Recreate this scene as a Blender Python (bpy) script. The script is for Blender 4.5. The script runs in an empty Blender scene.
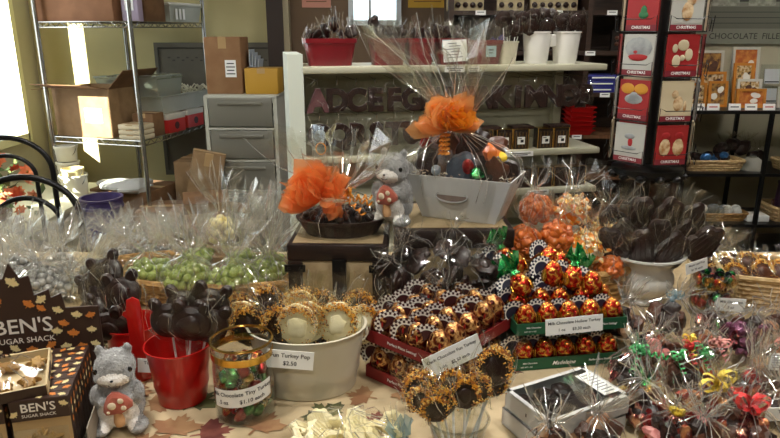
import bpy, bmesh, math, random
from mathutils import Vector, Matrix, Euler, noise
from math import sin, cos, pi, radians, sqrt, atan2

SC = bpy.context.scene
COL = SC.collection

# ------------------------------------------------------------------ camera
F = 650.0
PITCH = radians(16.2)
CAMZ = 1.45
cam_data = bpy.data.cameras.new('camera')
cam_data.sensor_width = 36.0
cam_data.lens = 36.0 * F / 780.0
cam_data.clip_start = 0.05
cam = bpy.data.objects.new('camera', cam_data)
cam.location = (0, 0, CAMZ)
cam.rotation_euler = (pi / 2 - PITCH, 0, 0)
COL.objects.link(cam)
SC.camera = cam

# ------------------------------------------------------------------ world, sun, ceiling lights, exposure
world = bpy.data.worlds.new('world')
SC.world = world
world.use_nodes = True
wb = world.node_tree.nodes['Background']
wb.inputs[0].default_value = (0.80, 0.90, 1.0, 1)
wb.inputs[1].default_value = 2.2

sun_d = bpy.data.lights.new('sun', 'SUN')
sun_d.energy = 26.0
sun_d.angle = radians(0.6)
sun_d.color = (1.0, 0.93, 0.80)
sun = bpy.data.objects.new('sun', sun_d)
sun.rotation_euler = Vector((0.50, 0.76, -0.42)).to_track_quat('-Z', 'Y').to_euler()
sun.location = (-6, -2, 5)
COL.objects.link(sun)

def area(name, loc, size, power, color=(1.0, 0.95, 0.86), aim=None, sy=None):
    d = bpy.data.lights.new(name, 'AREA')
    d.energy = power
    d.color = color
    d.size = size
    if sy:
        d.shape = 'RECTANGLE'; d.size_y = sy
    o = bpy.data.objects.new(name, d)
    o.location = loc
    if aim:
        o.rotation_euler = (Vector(aim) - Vector(loc)).to_track_quat('-Z', 'Y').to_euler()
    COL.objects.link(o)
    return o

LC = (1.0, 0.97, 0.91)
for (lx, ly, pw) in ((-1.3, 1.9, 10), (0.0, 2.3, 9), (1.3, 1.9, 10), (-0.7, 0.7, 11), (0.8, 0.7, 11), (0.0, -0.9, 9), (2.7, 3.2, 9), (0.7, 3.3, 3.5), (-1.6, 3.4, 2.0)):
    area('ceiling_light', (lx, ly, 2.66), 0.15, pw * 1.12, LC)
area('window_daylight', (-2.66, 3.6, 1.45), 1.3, 13, (0.92, 0.96, 1.0), aim=(0.3, 2.2, 0.9), sy=1.1)

SC.view_settings.view_transform = 'Standard'
SC.view_settings.look = 'None'
SC.view_settings.gamma = 1.0
SC.view_settings.use_curve_mapping = False
SC.view_settings.exposure = 0.70
try:
    SC.cycles.use_denoising = True
    SC.cycles.max_bounces = 10
    SC.cycles.transparent_max_bounces = 28
    SC.cycles.sample_clamp_indirect = 4.0
    SC.cycles.caustics_reflective = False
    SC.cycles.caustics_refractive = False
except Exception:
    pass

# ------------------------------------------------------------------ helpers: pixels to places
FW = Vector((0, cos(PITCH), -sin(PITCH)))
UP = Vector((0, sin(PITCH), cos(PITCH)))
RT = Vector((1, 0, 0))
EYE = Vector((0, 0, CAMZ))

def ray(px, py):
    return RT * ((px - 390) / F) + UP * ((219 - py) / F) + FW

def G(px, py, z):
    r = ray(px, py)
    return EYE + r * ((z - CAMZ) / r.z)

def W(px, py, Y):
    r = ray(px, py)
    return EYE + r * (Y / r.y)

TZ = 0.75                                   # height of the sales table

# ------------------------------------------------------------------ helpers: objects
def props(o, label=None, cat=None, group=None, kind=None):
    if label: o['label'] = label
    if cat: o['category'] = cat
    if group: o['group'] = group
    if kind: o['kind'] = kind
    return o

def thing(name, label, cat, loc=(0, 0, 0), rz=0.0, group=None, rot=None):
    o = bpy.data.objects.new(name, None)
    o.empty_display_size = 0.02
    COL.objects.link(o)
    o.location = loc
    o.rotation_euler = rot if rot else (0, 0, rz)
    return props(o, label, cat, group)

KIDS = {}
def attach(o, parent):
    o.parent = parent
    KIDS.setdefault(parent.name, []).append(o)

def dup(root, loc=None, rz=None, label=None, group=None, rot=None, scale=None, parent=None):
    r = root.copy()
    COL.objects.link(r)
    if parent is not None: attach(r, parent)
    if loc is not None: r.location = loc
    if rz is not None: r.rotation_euler = (0, 0, rz)
    if rot is not None: r.rotation_euler = rot
    if scale is not None: r.scale = scale if hasattr(scale, '__len__') else (scale, scale, scale)
    if label: r['label'] = label
    if group: r['group'] = group
    for ch in KIDS.get(root.name, []):
        dup(ch, parent=r)
    return r

def drop(root):
    for ch in list(KIDS.get(root.name, [])):
        drop(ch)
    bpy.data.objects.remove(root)

class MB:
    def __init__(s):
        s.v = []; s.f = []; s.m = []; s.T = Matrix.Identity(4); s.mi = 0
    def add(s, vs, fs, mi=None):
        b = len(s.v)
        T = s.T
        s.v += [T @ Vector(p) for p in vs]
        s.f += [tuple(b + i for i in q) for q in fs]
        s.m += [s.mi if mi is None else mi] * len(fs)
        return s
    def box(s, c, d, rz=0.0, mi=None, R=None, taper=1.0):
        x, y, z = d[0] / 2, d[1] / 2, d[2] / 2
        t = taper
        vs = [Vector(p) for p in ((-x, -y, -z), (x, -y, -z), (x, y, -z), (-x, y, -z), (-x*t, -y*t, z), (x*t, -y*t, z), (x*t, y*t, z), (-x*t, y*t, z))]
        M = R if R is not None else Matrix.Rotation(rz, 3, 'Z')
        c = Vector(c)
        return s.add([c + M @ p for p in vs], [(0, 3, 2, 1), (4, 5, 6, 7), (0, 1, 5, 4), (1, 2, 6, 5), (2, 3, 7, 6), (3, 0, 4, 7)], mi)
    def rbox(s, c, d, r=0.004, rz=0.0, mi=None):      # box with rounded vertical edges and a chamfer
        x, y, z = d[0] / 2, d[1] / 2, d[2] / 2
        r = min(r, x * .99, y * .99, z * .99)
        def ring(inset, zz):
            o = []
            for (sx, sy, a0) in ((1, 1, 0), (-1, 1, pi / 2), (-1, -1, pi), (1, -1, 1.5 * pi)):
                for k in range(4):
                    a = a0 + k * pi / 6
                    rr = r - inset * .999
                    o.append((sx * (x - r) + rr * cos(a), sy * (y - r) + rr * sin(a), zz))
            return o
        rings = [ring(r, -z), ring(r * .3, -z + r * .3), ring(0, -z + r), ring(0, z - r), ring(r * .3, z - r * .3), ring(r, z)]
        M = Matrix.Rotation(rz, 3, 'Z')
        c = Vector(c)
        vs = [c + M @ Vector(p) for q in rings for p in q]
        n = 16
        fs = []
        for k in range(5):
            for i in range(n):
                j = (i + 1) % n
                fs.append((k*n+i, k*n+j, (k+1)*n+j, (k+1)*n+i))
        fs.append(tuple(range(n - 1, -1, -1)))
        fs.append(tuple(5 * n + i for i in range(n)))
        return s.add(vs, fs, mi)
    def tube(s, pts, r, n=6, closed=False, mi=None):
        pts = [Vector(p) for p in pts]
        N = len(pts)
        vs = []; prev = None
        for i, p in enumerate(pts):
            if closed: t = pts[(i + 1) % N] - pts[i - 1]
            else: t = pts[min(i + 1, N - 1)] - pts[max(i - 1, 0)]
            if t.length < 1e-9: t = Vector((0, 0, 1))
            t.normalize()
            if prev is None:
                a = Vector((0, 0, 1)) if abs(t.z) < .9 else Vector((1, 0, 0))
                u = t.cross(a).normalized()
            else:
                u = (prev - t * prev.dot(t))
                u = u.normalized() if u.length > 1e-6 else t.orthogonal().normalized()
            prev = u
            w = t.cross(u)
            rr = r[i] if hasattr(r, '__len__') else r
            for k in range(n):
                a = 2 * pi * k / n
                vs.append(p + u * (rr * cos(a)) + w * (rr * sin(a)))
        fs = []
        for i in range(N if closed else N - 1):
            j = (i + 1) % N
            for k in range(n):
                l = (k + 1) % n
                fs.append((i*n+k, i*n+l, j*n+l, j*n+k))
        if not closed:
            fs.append(tuple(range(n - 1, -1, -1)))
            fs.append(tuple((N - 1) * n + k for k in range(n)))
        return s.add(vs, fs, mi)
    def lathe(s, prof, n=24, c=(0, 0, 0), sx=1.0, sy=1.0, mi=None, cap=True):   # prof = [(r, z)], in order
        vs = []
        for (r, z) in prof:
            for k in range(n):
                a = 2 * pi * k / n
                vs.append((c[0] + r * sx * cos(a), c[1] + r * sy * sin(a), c[2] + z))
        fs = []
        for i in range(len(prof) - 1):
            for k in range(n):
                l = (k + 1) % n
                fs.append((i*n+k, i*n+l, (i+1)*n+l, (i+1)*n+k))
        if cap:
            if prof[0][0] > 1e-5: fs.append(tuple(range(n - 1, -1, -1)))
            if prof[-1][0] > 1e-5: fs.append(tuple((len(prof) - 1) * n + k for k in range(n)))
        return s.add(vs, fs, mi)
    def ell(s, c, r, n=10, m=7, R=None, amp=0.0, fr=30.0, sd=0.0, mi=None):
        if not hasattr(r, '__len__'): r = (r, r, r)
        c = Vector(c); vs = []
        R = R if R is not None else Matrix.Identity(3)
        for i in range(m + 1):
            ph = -pi / 2 + pi * i / m
            for k in range(n if 0 < i < m else 1):
                a = 2 * pi * k / n
                p = Vector((r[0] * cos(ph) * cos(a), r[1] * cos(ph) * sin(a), r[2] * sin(ph)))
                if amp:
                    p *= 1 + amp * noise.noise(p * fr + Vector((sd, sd * 1.7, -sd)))
                vs.append(c + R @ p)
        fs = []
        def idx(i, k):
            if i == 0: return 0
            if i == m: return 1 + (m - 1) * n
            return 1 + (i - 1) * n + k % n
        for i in range(m):
            for k in range(n):
                q = [idx(i, k), idx(i, k + 1), idx(i + 1, k + 1), idx(i + 1, k)]
                if i == 0: q = [q[0], q[2], q[3]]
                elif i == m - 1: q = [q[0], q[1], q[2]]
                fs.append(tuple(q))
        return s.add(vs, fs, mi)
    def prism(s, out, t, y0=0.0, mi=None, puff=0.0):   # outline in XZ, thickness along Y, front towards -Y
        n = len(out)
        cx = sum(p[0] for p in out) / n; cz = sum(p[1] for p in out) / n
        if puff:
            k = 1 - puff
            vs = [(cx + (x-cx)*k, y0 - t/2, cz + (z-cz)*k) for x, z in out] + [(x, y0 - t/5, z) for x, z in out] + [(x, y0 + t/5, z) for x, z in out] + [(cx + (x-cx)*k, y0 + t/2, cz + (z-cz)*k) for x, z in out]
            L = 4
        else:
            vs = [(x, y0 - t/2, z) for x, z in out] + [(x, y0 + t/2, z) for x, z in out]
            L = 2
        fs = [tuple(range(n)), tuple((L - 1) * n + i for i in range(n - 1, -1, -1))]
        for l in range(L - 1):
            for i in range(n):
                j = (i + 1) % n
                fs.append((l*n+i, (l+1)*n+i, (l+1)*n+j, l*n+j))
        return s.add(vs, fs, mi)
    def flat(s, out, z=0.0, mi=None):                  # outline in XY lying face up
        n = len(out)
        return s.add([(x, y, z) for x, y in out], [tuple(range(n))], mi)
    def build(s, name, mats, parent=None, smooth=True, loc=None, rz=None, rot=None, ang=38, label=None, kind=None):
        me = bpy.data.meshes.new(name)
        me.from_pydata([tuple(p) for p in s.v], [], s.f)
        if not isinstance(mats, (list, tuple)): mats = [mats, CREASE_GLINT] if mats in FILMS else [mats]
        for m in mats: me.materials.append(m)
        me.polygons.foreach_set('material_index', [min(i, len(mats) - 1) for i in s.m])
        me.polygons.foreach_set('use_smooth', [bool(smooth)] * len(me.polygons))
        me.update()
        if smooth: me.set_sharp_from_angle(angle=radians(ang))
        o = bpy.data.objects.new(name, me)
        COL.objects.link(o)
        if loc is not None: o.location = loc
        if rz is not None: o.rotation_euler = (0, 0, rz)
        if rot is not None: o.rotation_euler = rot
        if parent is not None: attach(o, parent)
        if label: o['label'] = label
        if kind: o['kind'] = kind
        return o

def on(loc, rz=0.0, R=None, sc=1.0):
    M = Matrix.Translation(Vector(loc)) @ (R.to_4x4() if R is not None else Matrix.Rotation(rz, 4, 'Z'))
    return M @ Matrix.Diagonal((sc, sc, sc, 1))

# ------------------------------------------------------------------ materials
def lin(h):
    h = h.lstrip('#')
    c = [int(h[i:i + 2], 16) / 255 for i in (0, 2, 4)]
    return tuple((x / 12.92 if x <= .04045 else ((x + .055) / 1.055) ** 2.4) for x in c) + (1.0,)

def mat(name, col, rough=.5, metal=0.0, col2=None, ns=10.0, lo=.4, hi=.6, det=3, bump=0.0, bs=60.0, stops=None, tex='noise', spec=.5, coat=0.0, sheen=0.0, emis=0.0, const=False, stretch=None, bdist=.002):
    m = bpy.data.materials.new(name)
    m.use_nodes = True
    nt = m.node_tree; N = nt.nodes; L = nt.links
    b = N['Principled BSDF']
    b.inputs['Base Color'].default_value = lin(col)
    b.inputs['Roughness'].default_value = rough
    b.inputs['Metallic'].default_value = metal
    b.inputs['Specular IOR Level'].default_value = spec
    b.inputs['Coat Weight'].default_value = coat
    b.inputs['Coat Roughness'].default_value = .08
    b.inputs['Sheen Weight'].default_value = sheen
    if emis:
        b.inputs['Emission Color'].default_value = lin(col)
        b.inputs['Emission Strength'].default_value = emis
    tc = N.new('ShaderNodeTexCoord')
    vec = tc.outputs['Object']
    if stretch:
        mp = N.new('ShaderNodeMapping'); mp.inputs['Scale'].default_value = stretch
        L.new(vec, mp.inputs[0]); vec = mp.outputs[0]
    if col2 or stops:
        if tex == 'voronoi':
            t = N.new('ShaderNodeTexVoronoi'); t.inputs['Scale'].default_value = ns
            sep = N.new('ShaderNodeSeparateColor'); L.new(vec, t.inputs['Vector']); L.new(t.outputs['Color'], sep.inputs[0]); fac = sep.outputs[0]
        elif tex == 'wave':
            t = N.new('ShaderNodeTexWave'); t.inputs['Scale'].default_value = ns; t.inputs['Distortion'].default_value = 4
            t.inputs['Detail'].default_value = 3
            L.new(vec, t.inputs['Vector']); fac = t.outputs['Fac']
        else:
            t = N.new('ShaderNodeTexNoise'); t.inputs['Scale'].default_value = ns; t.inputs['Detail'].default_value = det
            L.new(vec, t.inputs['Vector']); fac = t.outputs['Fac']
        cr = N.new('ShaderNodeValToRGB')
        el = cr.color_ramp.elements
        st = stops or [(lo, col), (hi, col2)]
        el[0].position = st[0][0]; el[0].color = lin(st[0][1])
        el[1].position = st[1][0]; el[1].color = lin(st[1][1])
        for p, c in st[2:]:
            e = el.new(p); e.color = lin(c)
        if const: cr.color_ramp.interpolation = 'CONSTANT'
        L.new(fac, cr.inputs[0]); L.new(cr.outputs[0], b.inputs['Base Color'])
    if bump:
        bn = N.new('ShaderNodeTexNoise'); bn.inputs['Scale'].default_value = bs; bn.inputs['Detail'].default_value = 3
        L.new(vec, bn.inputs['Vector'])
        bp = N.new('ShaderNodeBump'); bp.inputs['Strength'].default_value = bump; bp.inputs['Distance'].default_value = bdist
        L.new(bn.outputs['Fac'], bp.inputs['Height']); L.new(bp.outputs[0], b.inputs['Normal'])
    return m

def film(name, tint='#ffffff', base=.07, gain=.75, rough=.12, bs=55.0, bump=.5, gcol='#ffffff', bdist=.004, milky=0.0, mcol='#ffffff'):
    """clear film: lets light through, reflects more at grazing angles; a little milky where asked"""
    m = bpy.data.materials.new(name)
    m.use_nodes = True
    nt = m.node_tree; N = nt.nodes; L = nt.links
    N.clear()
    out = N.new('ShaderNodeOutputMaterial')
    tr = N.new('ShaderNodeBsdfTransparent'); tr.inputs[0].default_value = lin(tint)
    gl = N.new('ShaderNodeBsdfGlossy'); gl.inputs['Color'].default_value = lin(gcol); gl.inputs['Roughness'].default_value = rough
    fr = N.new('ShaderNodeLayerWeight'); fr.inputs['Blend'].default_value = .5
    pw = N.new('ShaderNodeMath'); pw.operation = 'POWER'; pw.inputs[1].default_value = 3.6
    ma = N.new('ShaderNodeMath'); ma.operation = 'MULTIPLY_ADD'; ma.inputs[1].default_value = gain; ma.inputs[2].default_value = base; ma.use_clamp = True
    mx = N.new('ShaderNodeMixShader')
    if bump:
        tc = N.new('ShaderNodeTexCoord')
        bn = N.new('ShaderNodeTexNoise'); bn.inputs['Scale'].default_value = bs; bn.inputs['Detail'].default_value = 2; bn.inputs['Distortion'].default_value = 1.2
        L.new(tc.outputs['Object'], bn.inputs['Vector'])
        bp = N.new('ShaderNodeBump'); bp.inputs['Strength'].default_value = bump; bp.inputs['Distance'].default_value = bdist
        L.new(bn.outputs['Fac'], bp.inputs['Height'])
        L.new(bp.outputs[0], gl.inputs['Normal']); L.new(bp.outputs[0], fr.inputs['Normal'])
    L.new(fr.outputs['Facing'], pw.inputs[0]); L.new(pw.outputs[0], ma.inputs[0]); L.new(ma.outputs[0], mx.inputs[0])
    src = tr.outputs[0]
    if milky:
        df = N.new('ShaderNodeBsdfDiffuse'); df.inputs[0].default_value = lin(mcol)
        m2 = N.new('ShaderNodeMixShader'); m2.inputs[0].default_value = milky
        tl = N.new('ShaderNodeBsdfTranslucent'); tl.inputs[0].default_value = lin(mcol)
        m3 = N.new('ShaderNodeMixShader'); m3.inputs[0].default_value = .5
        L.new(df.outputs[0], m3.inputs[1]); L.new(tl.outputs[0], m3.inputs[2])
        L.new(tr.outputs[0], m2.inputs[1]); L.new(m3.outputs[0], m2.inputs[2]); src = m2.outputs[0]
    L.new(src, mx.inputs[1]); L.new(gl.outputs[0], mx.inputs[2])
    L.new(mx.outputs[0], out.inputs[0])
    return m

CELLO = film('cellophane', '#fefefd', base=.020, gain=.32, rough=.085, milky=.002, bump=.28, bs=32)
CELLO_LIT = film('window_lit_cellophane', '#fefefd', base=.050, gain=.5, rough=.10, milky=.026, bump=.35, bs=34)  # whiter copy of the cellophane, with window light put into its milky tone
CELLO_BIG = film('gift_cellophane', '#fdfdfb', base=.040, gain=.5, rough=.09, bs=24, bump=.30, milky=.006)
CELLO_POP = film('pop_wrapper_film', '#fdfdfb', base=.020, gain=.30, rough=.085, bs=36, bump=.28)
PLASTIC = film('clear_plastic', '#f4f6f6', base=.04, gain=.9, rough=.04, bump=0)
GLASS = film('window_glass', '#f6fafa', base=.02, gain=.8, rough=.01, bump=0)
TULLE_O = film('orange_tulle', '#fff4ea', base=.03, gain=.12, rough=.4, bump=0, milky=.36, mcol='#ffab62')
TULLE_L = film('amber_tulle', '#fffaf2', base=.03, gain=.12, rough=.4, bump=0, milky=.36, mcol='#ffbe78')
TULLE_Y = film('yellow_tulle', '#fff6e0', base=.03, gain=.15, rough=.4, bump=0, milky=.45, mcol='#ffb63a')
CREASE_GLINT = film('film_crease_glint', '#fefefe', base=.46, gain=.3, rough=.15, bump=0, milky=.30)  # crease tubes: glints put in as whitened, shinier film
FILMS = (CELLO, CELLO_LIT, CELLO_BIG, CELLO_POP)
BLUEFILM = film('pale_blue_film', '#d4e6ec', base=.06, gain=.8, rough=.15, milky=.4, mcol='#b8d2dd')
FROST = film('frosted_plastic', '#c8c6ba', base=.04, gain=.5, rough=.3, bump=0, milky=.6, mcol='#bcb9ac')
BINCLEAR = film('milky_bin_plastic', '#dfe4dc', base=.05, gain=.7, rough=.2, bump=0, milky=.3, mcol='#d8ddd4')

DARK = mat('dark_chocolate', '#20120f', .36, col2='#2d1a15', ns=40, bump=.35, bs=90, spec=.5)
MILK = mat('milk_chocolate', '#4a2a1c', .4, col2='#5b3423', ns=40, bump=.3, bs=90)
PINKCH = mat('plum_coated_chocolate', '#6f4a4c', .45, col2='#5c3a3e', ns=30, bump=.2)
WHITECH = mat('white_chocolate', '#e6d9a8', .45, col2='#f0e6c2', ns=30, bump=.35, bs=50)
SPRINK = mat('nonpareils', '#d98a2c', .45, stops=[(.0, '#a8641c'), (.3, '#e0a02c'), (.65, '#e8c878'), (.85, '#5a3012')], ns=260, tex='voronoi', const=True)
GREENC = mat('green_candy', '#9caa56', .35, col2='#8a9a44', ns=25, coat=.4)
SILVERC = mat('silver_candy', '#b3b1aa', .3, .2, col2='#95938d', ns=25, coat=.3)
WHITE = mat('white_paint', '#d9d8ce', .5)
CARDW = mat('white_card', '#eeeeea', .7)
INK = mat('black_ink', '#16161c', .7)
CREAMP = mat('cream_enamel', '#cfc8b4', .35, col2='#c6bfaa', ns=6, coat=.25)
REDP = mat('red_enamel', '#c01612', .28, col2='#ad120f', ns=5, coat=.5)
CRIMS = mat('crimson_plastic', '#7a0f1c', .35, col2='#6a0c18', ns=6, coat=.3)
CERAM = mat('white_ceramic', '#e6e4de', .22, col2='#dcdad3', ns=7, coat=.6)
GOLD = mat('gold_band', '#c9973f', .22, 1.0, col2='#e9c878', ns=12)
STEEL = mat('chrome_wire', '#a9aaa6', .25, .95)
BLACKM = mat('black_metal', '#121213', .35, .4)
CARDB = mat('cardboard', '#927552', .8, col2='#866a48', ns=14, bump=.15, bs=120)
CARDBD = mat('cardboard_inner', '#7b5a3b', .85, col2='#6d4f33', ns=14)
CARDBO = mat('orange_cardboard', '#a5652f', .8, col2='#955a29', ns=8)
WICK = mat('wicker', '#c49a5e', .6, col2='#8f6836', ns=60, lo=.35, hi=.65, bump=.8, bs=120, stretch=(1, 1, 2.5))
WICKP = mat('pale_wicker', '#cdb184', .6, col2='#a88752', ns=50, lo=.35, hi=.65, bump=.8, bs=100, stretch=(1, 1, 2.5))
KRAFT = mat('brown_kraft_card', '#6b4a31', .8)
PURPLE = mat('purple_plastic', '#3f3260', .5, col2='#382b54', ns=4)
DKBROWN = mat('dark_leather', '#2a1b14', .45, col2='#1e130e', ns=25, bump=.3)
TRUNKC = mat('trunk_canvas', '#a08c68', .7, col2='#8f7a58', ns=20, bump=.3, bs=200)
PEACH = mat('peach_sweet', '#c08a64', .5, col2='#a8704c', ns=20)
ORANGEC = mat('orange_candy', '#d8742e', .35, col2='#c45f20', ns=20, coat=.3)
CORN = mat('candy_corn', '#e9a02c', .35, stops=[(.0, '#e8742a'), (.3, '#f0962e'), (.5, '#f4c850'), (.8, '#f6ead0')], ns=55, tex='voronoi', coat=.3)
RIBO = mat('orange_ribbon', '#e58a1c', .4, col2='#f0a63a', ns=20)
RIBY = mat('yellow_ribbon', '#e8c22c', .4, col2='#f0d65a', ns=20)
RIBR = mat('red_ribbon', '#c81c22', .35, col2='#e03a38', ns=20)
RIBG = mat('green_ribbon', '#1f9a4a', .35, col2='#63c178', ns=20)
RIBP = mat('pink_ribbon', '#cf7c78', .4, col2='#e09a94', ns=20)
REDBOX = mat('maroon_tray_card', '#7d1a1c', .45, col2='#701518', ns=8)
GREENBOX = mat('green_tray_card', '#0f5436', .4, col2='#0c4a2f', ns=8)
LAVEND = mat('blue_card_box', '#272a7c', .5)
FOILR = mat('red_gold_foil', '#b8402a', .26, .75, stops=[(.3, '#4a0d0b'), (.42, '#b81c14'), (.50, '#c8451c'), (.57, '#e8b850'), (.64, '#9a1a14')], ns=60, det=2, bump=.7, bs=140, bdist=.003)
FOILB = mat('brown_gold_foil', '#8a4a24', .28, .75, stops=[(.3, '#1e0a08'), (.42, '#6a2016'), (.49, '#93502a'), (.56, '#dfae6c'), (.63, '#4b1410')], ns=60, det=2, bump=.7, bs=130, bdist=.003)
FOILG = mat('green_foil', '#1f8a48', .25, .8, stops=[(.35, '#0a3d1e'), (.5, '#1f9a4c'), (.62, '#8ad28a')], ns=60, bump=.7, bs=120)
FOILM = mat('maroon_foil', '#5b1c22', .25, .8, stops=[(.35, '#2a0c10'), (.5, '#7a242a'), (.62, '#d8a48a')], ns=60, bump=.7, bs=120)
FOILY = mat('gold_foil', '#d0a030', .25, .85, stops=[(.35, '#8a5a18'), (.5, '#e0a838'), (.62, '#fbe6a0')], ns=60, bump=.7, bs=120)
FOILRD = mat('red_foil', '#7e1014', .28, .7, col2='#b8302a', ns=50, bump=.7, bs=120)
NAVY = mat('navy_print', '#14162e', .55)
MAROON = mat('maroon_print', '#3c0f10', .55)
OFFW = mat('white_print', '#e6e0d6', .6)

# ------------------------------------------------------------------ writing
_TXT = {}
def text_data(s, size, m, align='CENTER', bold=0.0, shear=0.0, spacing=1.0):
    key = (s, round(size, 5), m.name, align, bold, shear)
    if key in _TXT: return _TXT[key]
    cu = bpy.data.curves.new('txt', 'FONT')
    cu.body = s; cu.size = size; cu.align_x = align; cu.align_y = 'CENTER'; cu.resolution_u = 2
    cu.offset = bold * size; cu.shear = shear; cu.space_character = spacing
    o = bpy.data.objects.new('txt', cu)
    COL.objects.link(o)
    dg = bpy.context.evaluated_depsgraph_get(); dg.update()
    me = bpy.data.meshes.new_from_object(o.evaluated_get(dg))
    bpy.data.objects.remove(o)
    me.transform(Matrix.Rotation(pi / 2, 4, 'X'))
    me.materials.clear(); me.materials.append(m)
    _TXT[key] = me
    return me

def text(s, size, m, parent, loc=(0, 0, 0), rot=(0, 0, 0), align='CENTER', bold=0.0, name='lettering', shear=0.0, spacing=1.0):
    o = bpy.data.objects.new(name, text_data(s, size, m, align, bold, shear, spacing))
    COL.objects.link(o)
    o.location = loc; o.rotation_euler = rot
    attach(o, parent)
    return o

def card(lines, w, h, loc, rot, label, name='price_card', size=.012, group=None, m=CARDW, ink=INK):
    """a small printed card standing in XZ, origin at its lower middle"""
    t = thing(name, label, 'price card', loc, rot=rot, group=group)
    b = MB(); b.box((0, 0, h / 2), (w, .0012, h))
    b.build('card', m, t, smooth=False)
    n = len(lines)
    for i, ln in enumerate(lines):
        text(ln, size, ink, t, (0, -.0009, h * (n - i - .5) / n * .86 + h * .07), bold=.015)
    return t

# ------------------------------------------------------------------ shared shapes
def maple(r=1.0, a0=pi / 2):
    P = [(0, 1.0), (.10, .74), (.24, .80), (.20, .48), (.36, .56), (.42, .66), (.56, .44), (.92, .44), (.82, .26), (.92, .16), (.52, -.12), (.58, -.28), (.14, -.24), (.05, -.26), (.04, -.62)]
    P = P + [(-x, y) for x, y in reversed(P) if x > 0.001]
    ca, sa = cos(a0 - pi / 2), sin(a0 - pi / 2)
    return [(r * (x * ca - y * sa), r * (x * sa + y * ca)) for x, y in P]

def lobed(r, n, amp, N=40, sx=1.0, sz=1.0, a=0.0):
    return [(sx * r * (1 + amp * abs(cos(n * (2*pi*i/N + a) / 2)) - amp) * cos(2*pi*i/N), sz * r * (1 + amp * abs(cos(n * (2*pi*i/N + a) / 2)) - amp) * sin(2*pi*i/N)) for i in range(N)]

def cello(mb, st, n=32, sd=0, sx=1.0, sy=1.0, bend=(0, 0), lob=4, jag=.02, c=(0, 0, 0), mi=None, folds=.5, fw=.0007):
    """gathered film: st = [(z, r, pleat, crumple)], pleats run up the film, the last ring is torn to points"""
    rnd = random.Random(sd)
    al = [rnd.uniform(.35, 1.0) for _ in range(n)]
    ph = [rnd.uniform(0, 6.28) for _ in range(3)]
    ja = [rnd.uniform(-1, 1) for _ in range(n)]
    vs = []
    z1 = st[-1][0] or 1
    for si, (z, r, pl, cr) in enumerate(st):
        for k in range(n):
            a = 2 * pi * k / n + .12 * rnd.uniform(-1, 1) * (2 * pi / n) * 3
            q = 1 + pl * (al[k] if k % 2 else -al[k]) + pl * .5 * sin(lob * a + ph[0] + z * 6) + pl * .3 * sin((lob + 3) * a + ph[1])
            rr = r * q
            p = Vector((rr * cos(a) * sx, rr * sin(a) * sy, z))
            nv = noise.noise_vector(p * 28 + Vector((sd * 3.1, sd, 0)))
            p += nv * cr
            if si == len(st) - 1: p.z += ja[k] * jag
            t = max(0.0, z / z1)
            p.x += bend[0] * t * t; p.y += bend[1] * t * t
            vs.append(p + Vector(c))
    fs = []
    for i in range(len(st) - 1):
        for k in range(n):
            l = (k + 1) % n
            a0, b0, c0, d0 = i*n+k, i*n+l, (i+1)*n+l, (i+1)*n+k
            if (i + k) % 2: fs += [(a0, b0, c0), (a0, c0, d0)]
            else: fs += [(a0, b0, d0), (b0, c0, d0)]
    fs.append(tuple(range(n - 1, -1, -1)))
    mb.add(vs, fs, mi)
    if folds and mi is None:          # thin pale tubes along the creased ridges, added as bright glint streaks
        S = len(st)
        for k in range(n):
            if rnd.random() > folds: continue
            s0 = rnd.randrange(0, S - 2); s1 = min(S - 1, s0 + rnd.randint(2, S))
            kk = k; pts = []
            for i in range(s0, s1 + 1):
                pts.append(vs[i * n + kk % n])
                if rnd.random() < .22: kk += rnd.choice((-1, 1))
            if len(pts) > 1: mb.tube(pts, [fw * (.5 + rnd.random()) for _ in pts], 3, mi=1)
    return mb

def bag_stations(R, H, fr, fh, flat=1.0, neck=.16, cr=.006):
    """a filled bag of radius R and height H, tied at the neck, with a flared top fh high"""
    return [(0, R*.55, .02, 0), (H*.10, R*.86, .03, cr*.5), (H*.28, R, .04, cr), (H*.5, R*.98, .05, cr), (H*.72, R*.78, .09, cr), (H*.88, R*.45, .16, cr*.7), (H, R*neck, .2, .001),
            (H + fh*.12, R*neck*1.5, .3, .002), (H + fh*.35, fr*.5, .4, cr), (H + fh*.65, fr*.78, .42, cr*1.4), (H + fh, fr, .45, cr*1.8)]

def bow(mb, r=.02, loops=7, sd=0, w=.006, c=(0, 0, 0), mi=None, sq=.7):
    rnd = random.Random(sd)
    for k in range(loops):
        a = 2 * pi * k / loops + rnd.uniform(-.3, .3)
        e = rnd.uniform(-.1, .9)
        d = Vector((cos(a) * cos(e), sin(a) * cos(e) * sq, sin(e)))
        u = Vector((-sin(a), cos(a), 0)); v = d.cross(u)
        L = r * rnd.uniform(.8, 1.25)
        pts = []
        for i in range(9):
            t = 2 * pi * i / 8
            pts.append(Vector(c) + d * (L * (1 - cos(t)) / 2) + v * (L * .33 * sin(t)))
        vs = []
        for p in pts: vs += [p - u * w / 2, p + u * w / 2]
        mb.add(vs, [(2*i, 2*i+2, 2*i+3, 2*i+1) for i in range(8)], mi)
    return mb

def curl(mb, c, r=.006, turns=4, ln=.05, d=(1, 0, -.4), w=.004, mi=None, sd=0):
    d = Vector(d).normalized(); u = d.orthogonal().normalized(); v = d.cross(u)
    vs = []; n = turns * 9
    for i in range(n + 1):
        t = 2 * pi * turns * i / n
        p = Vector(c) + d * (ln * i / n) + u * (r * cos(t)) + v * (r * sin(t))
        vs += [p - d * w / 2, p + d * w / 2]
    mb.add(vs, [(2*i, 2*i+2, 2*i+3, 2*i+1) for i in range(n)], mi)
    return mb

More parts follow.
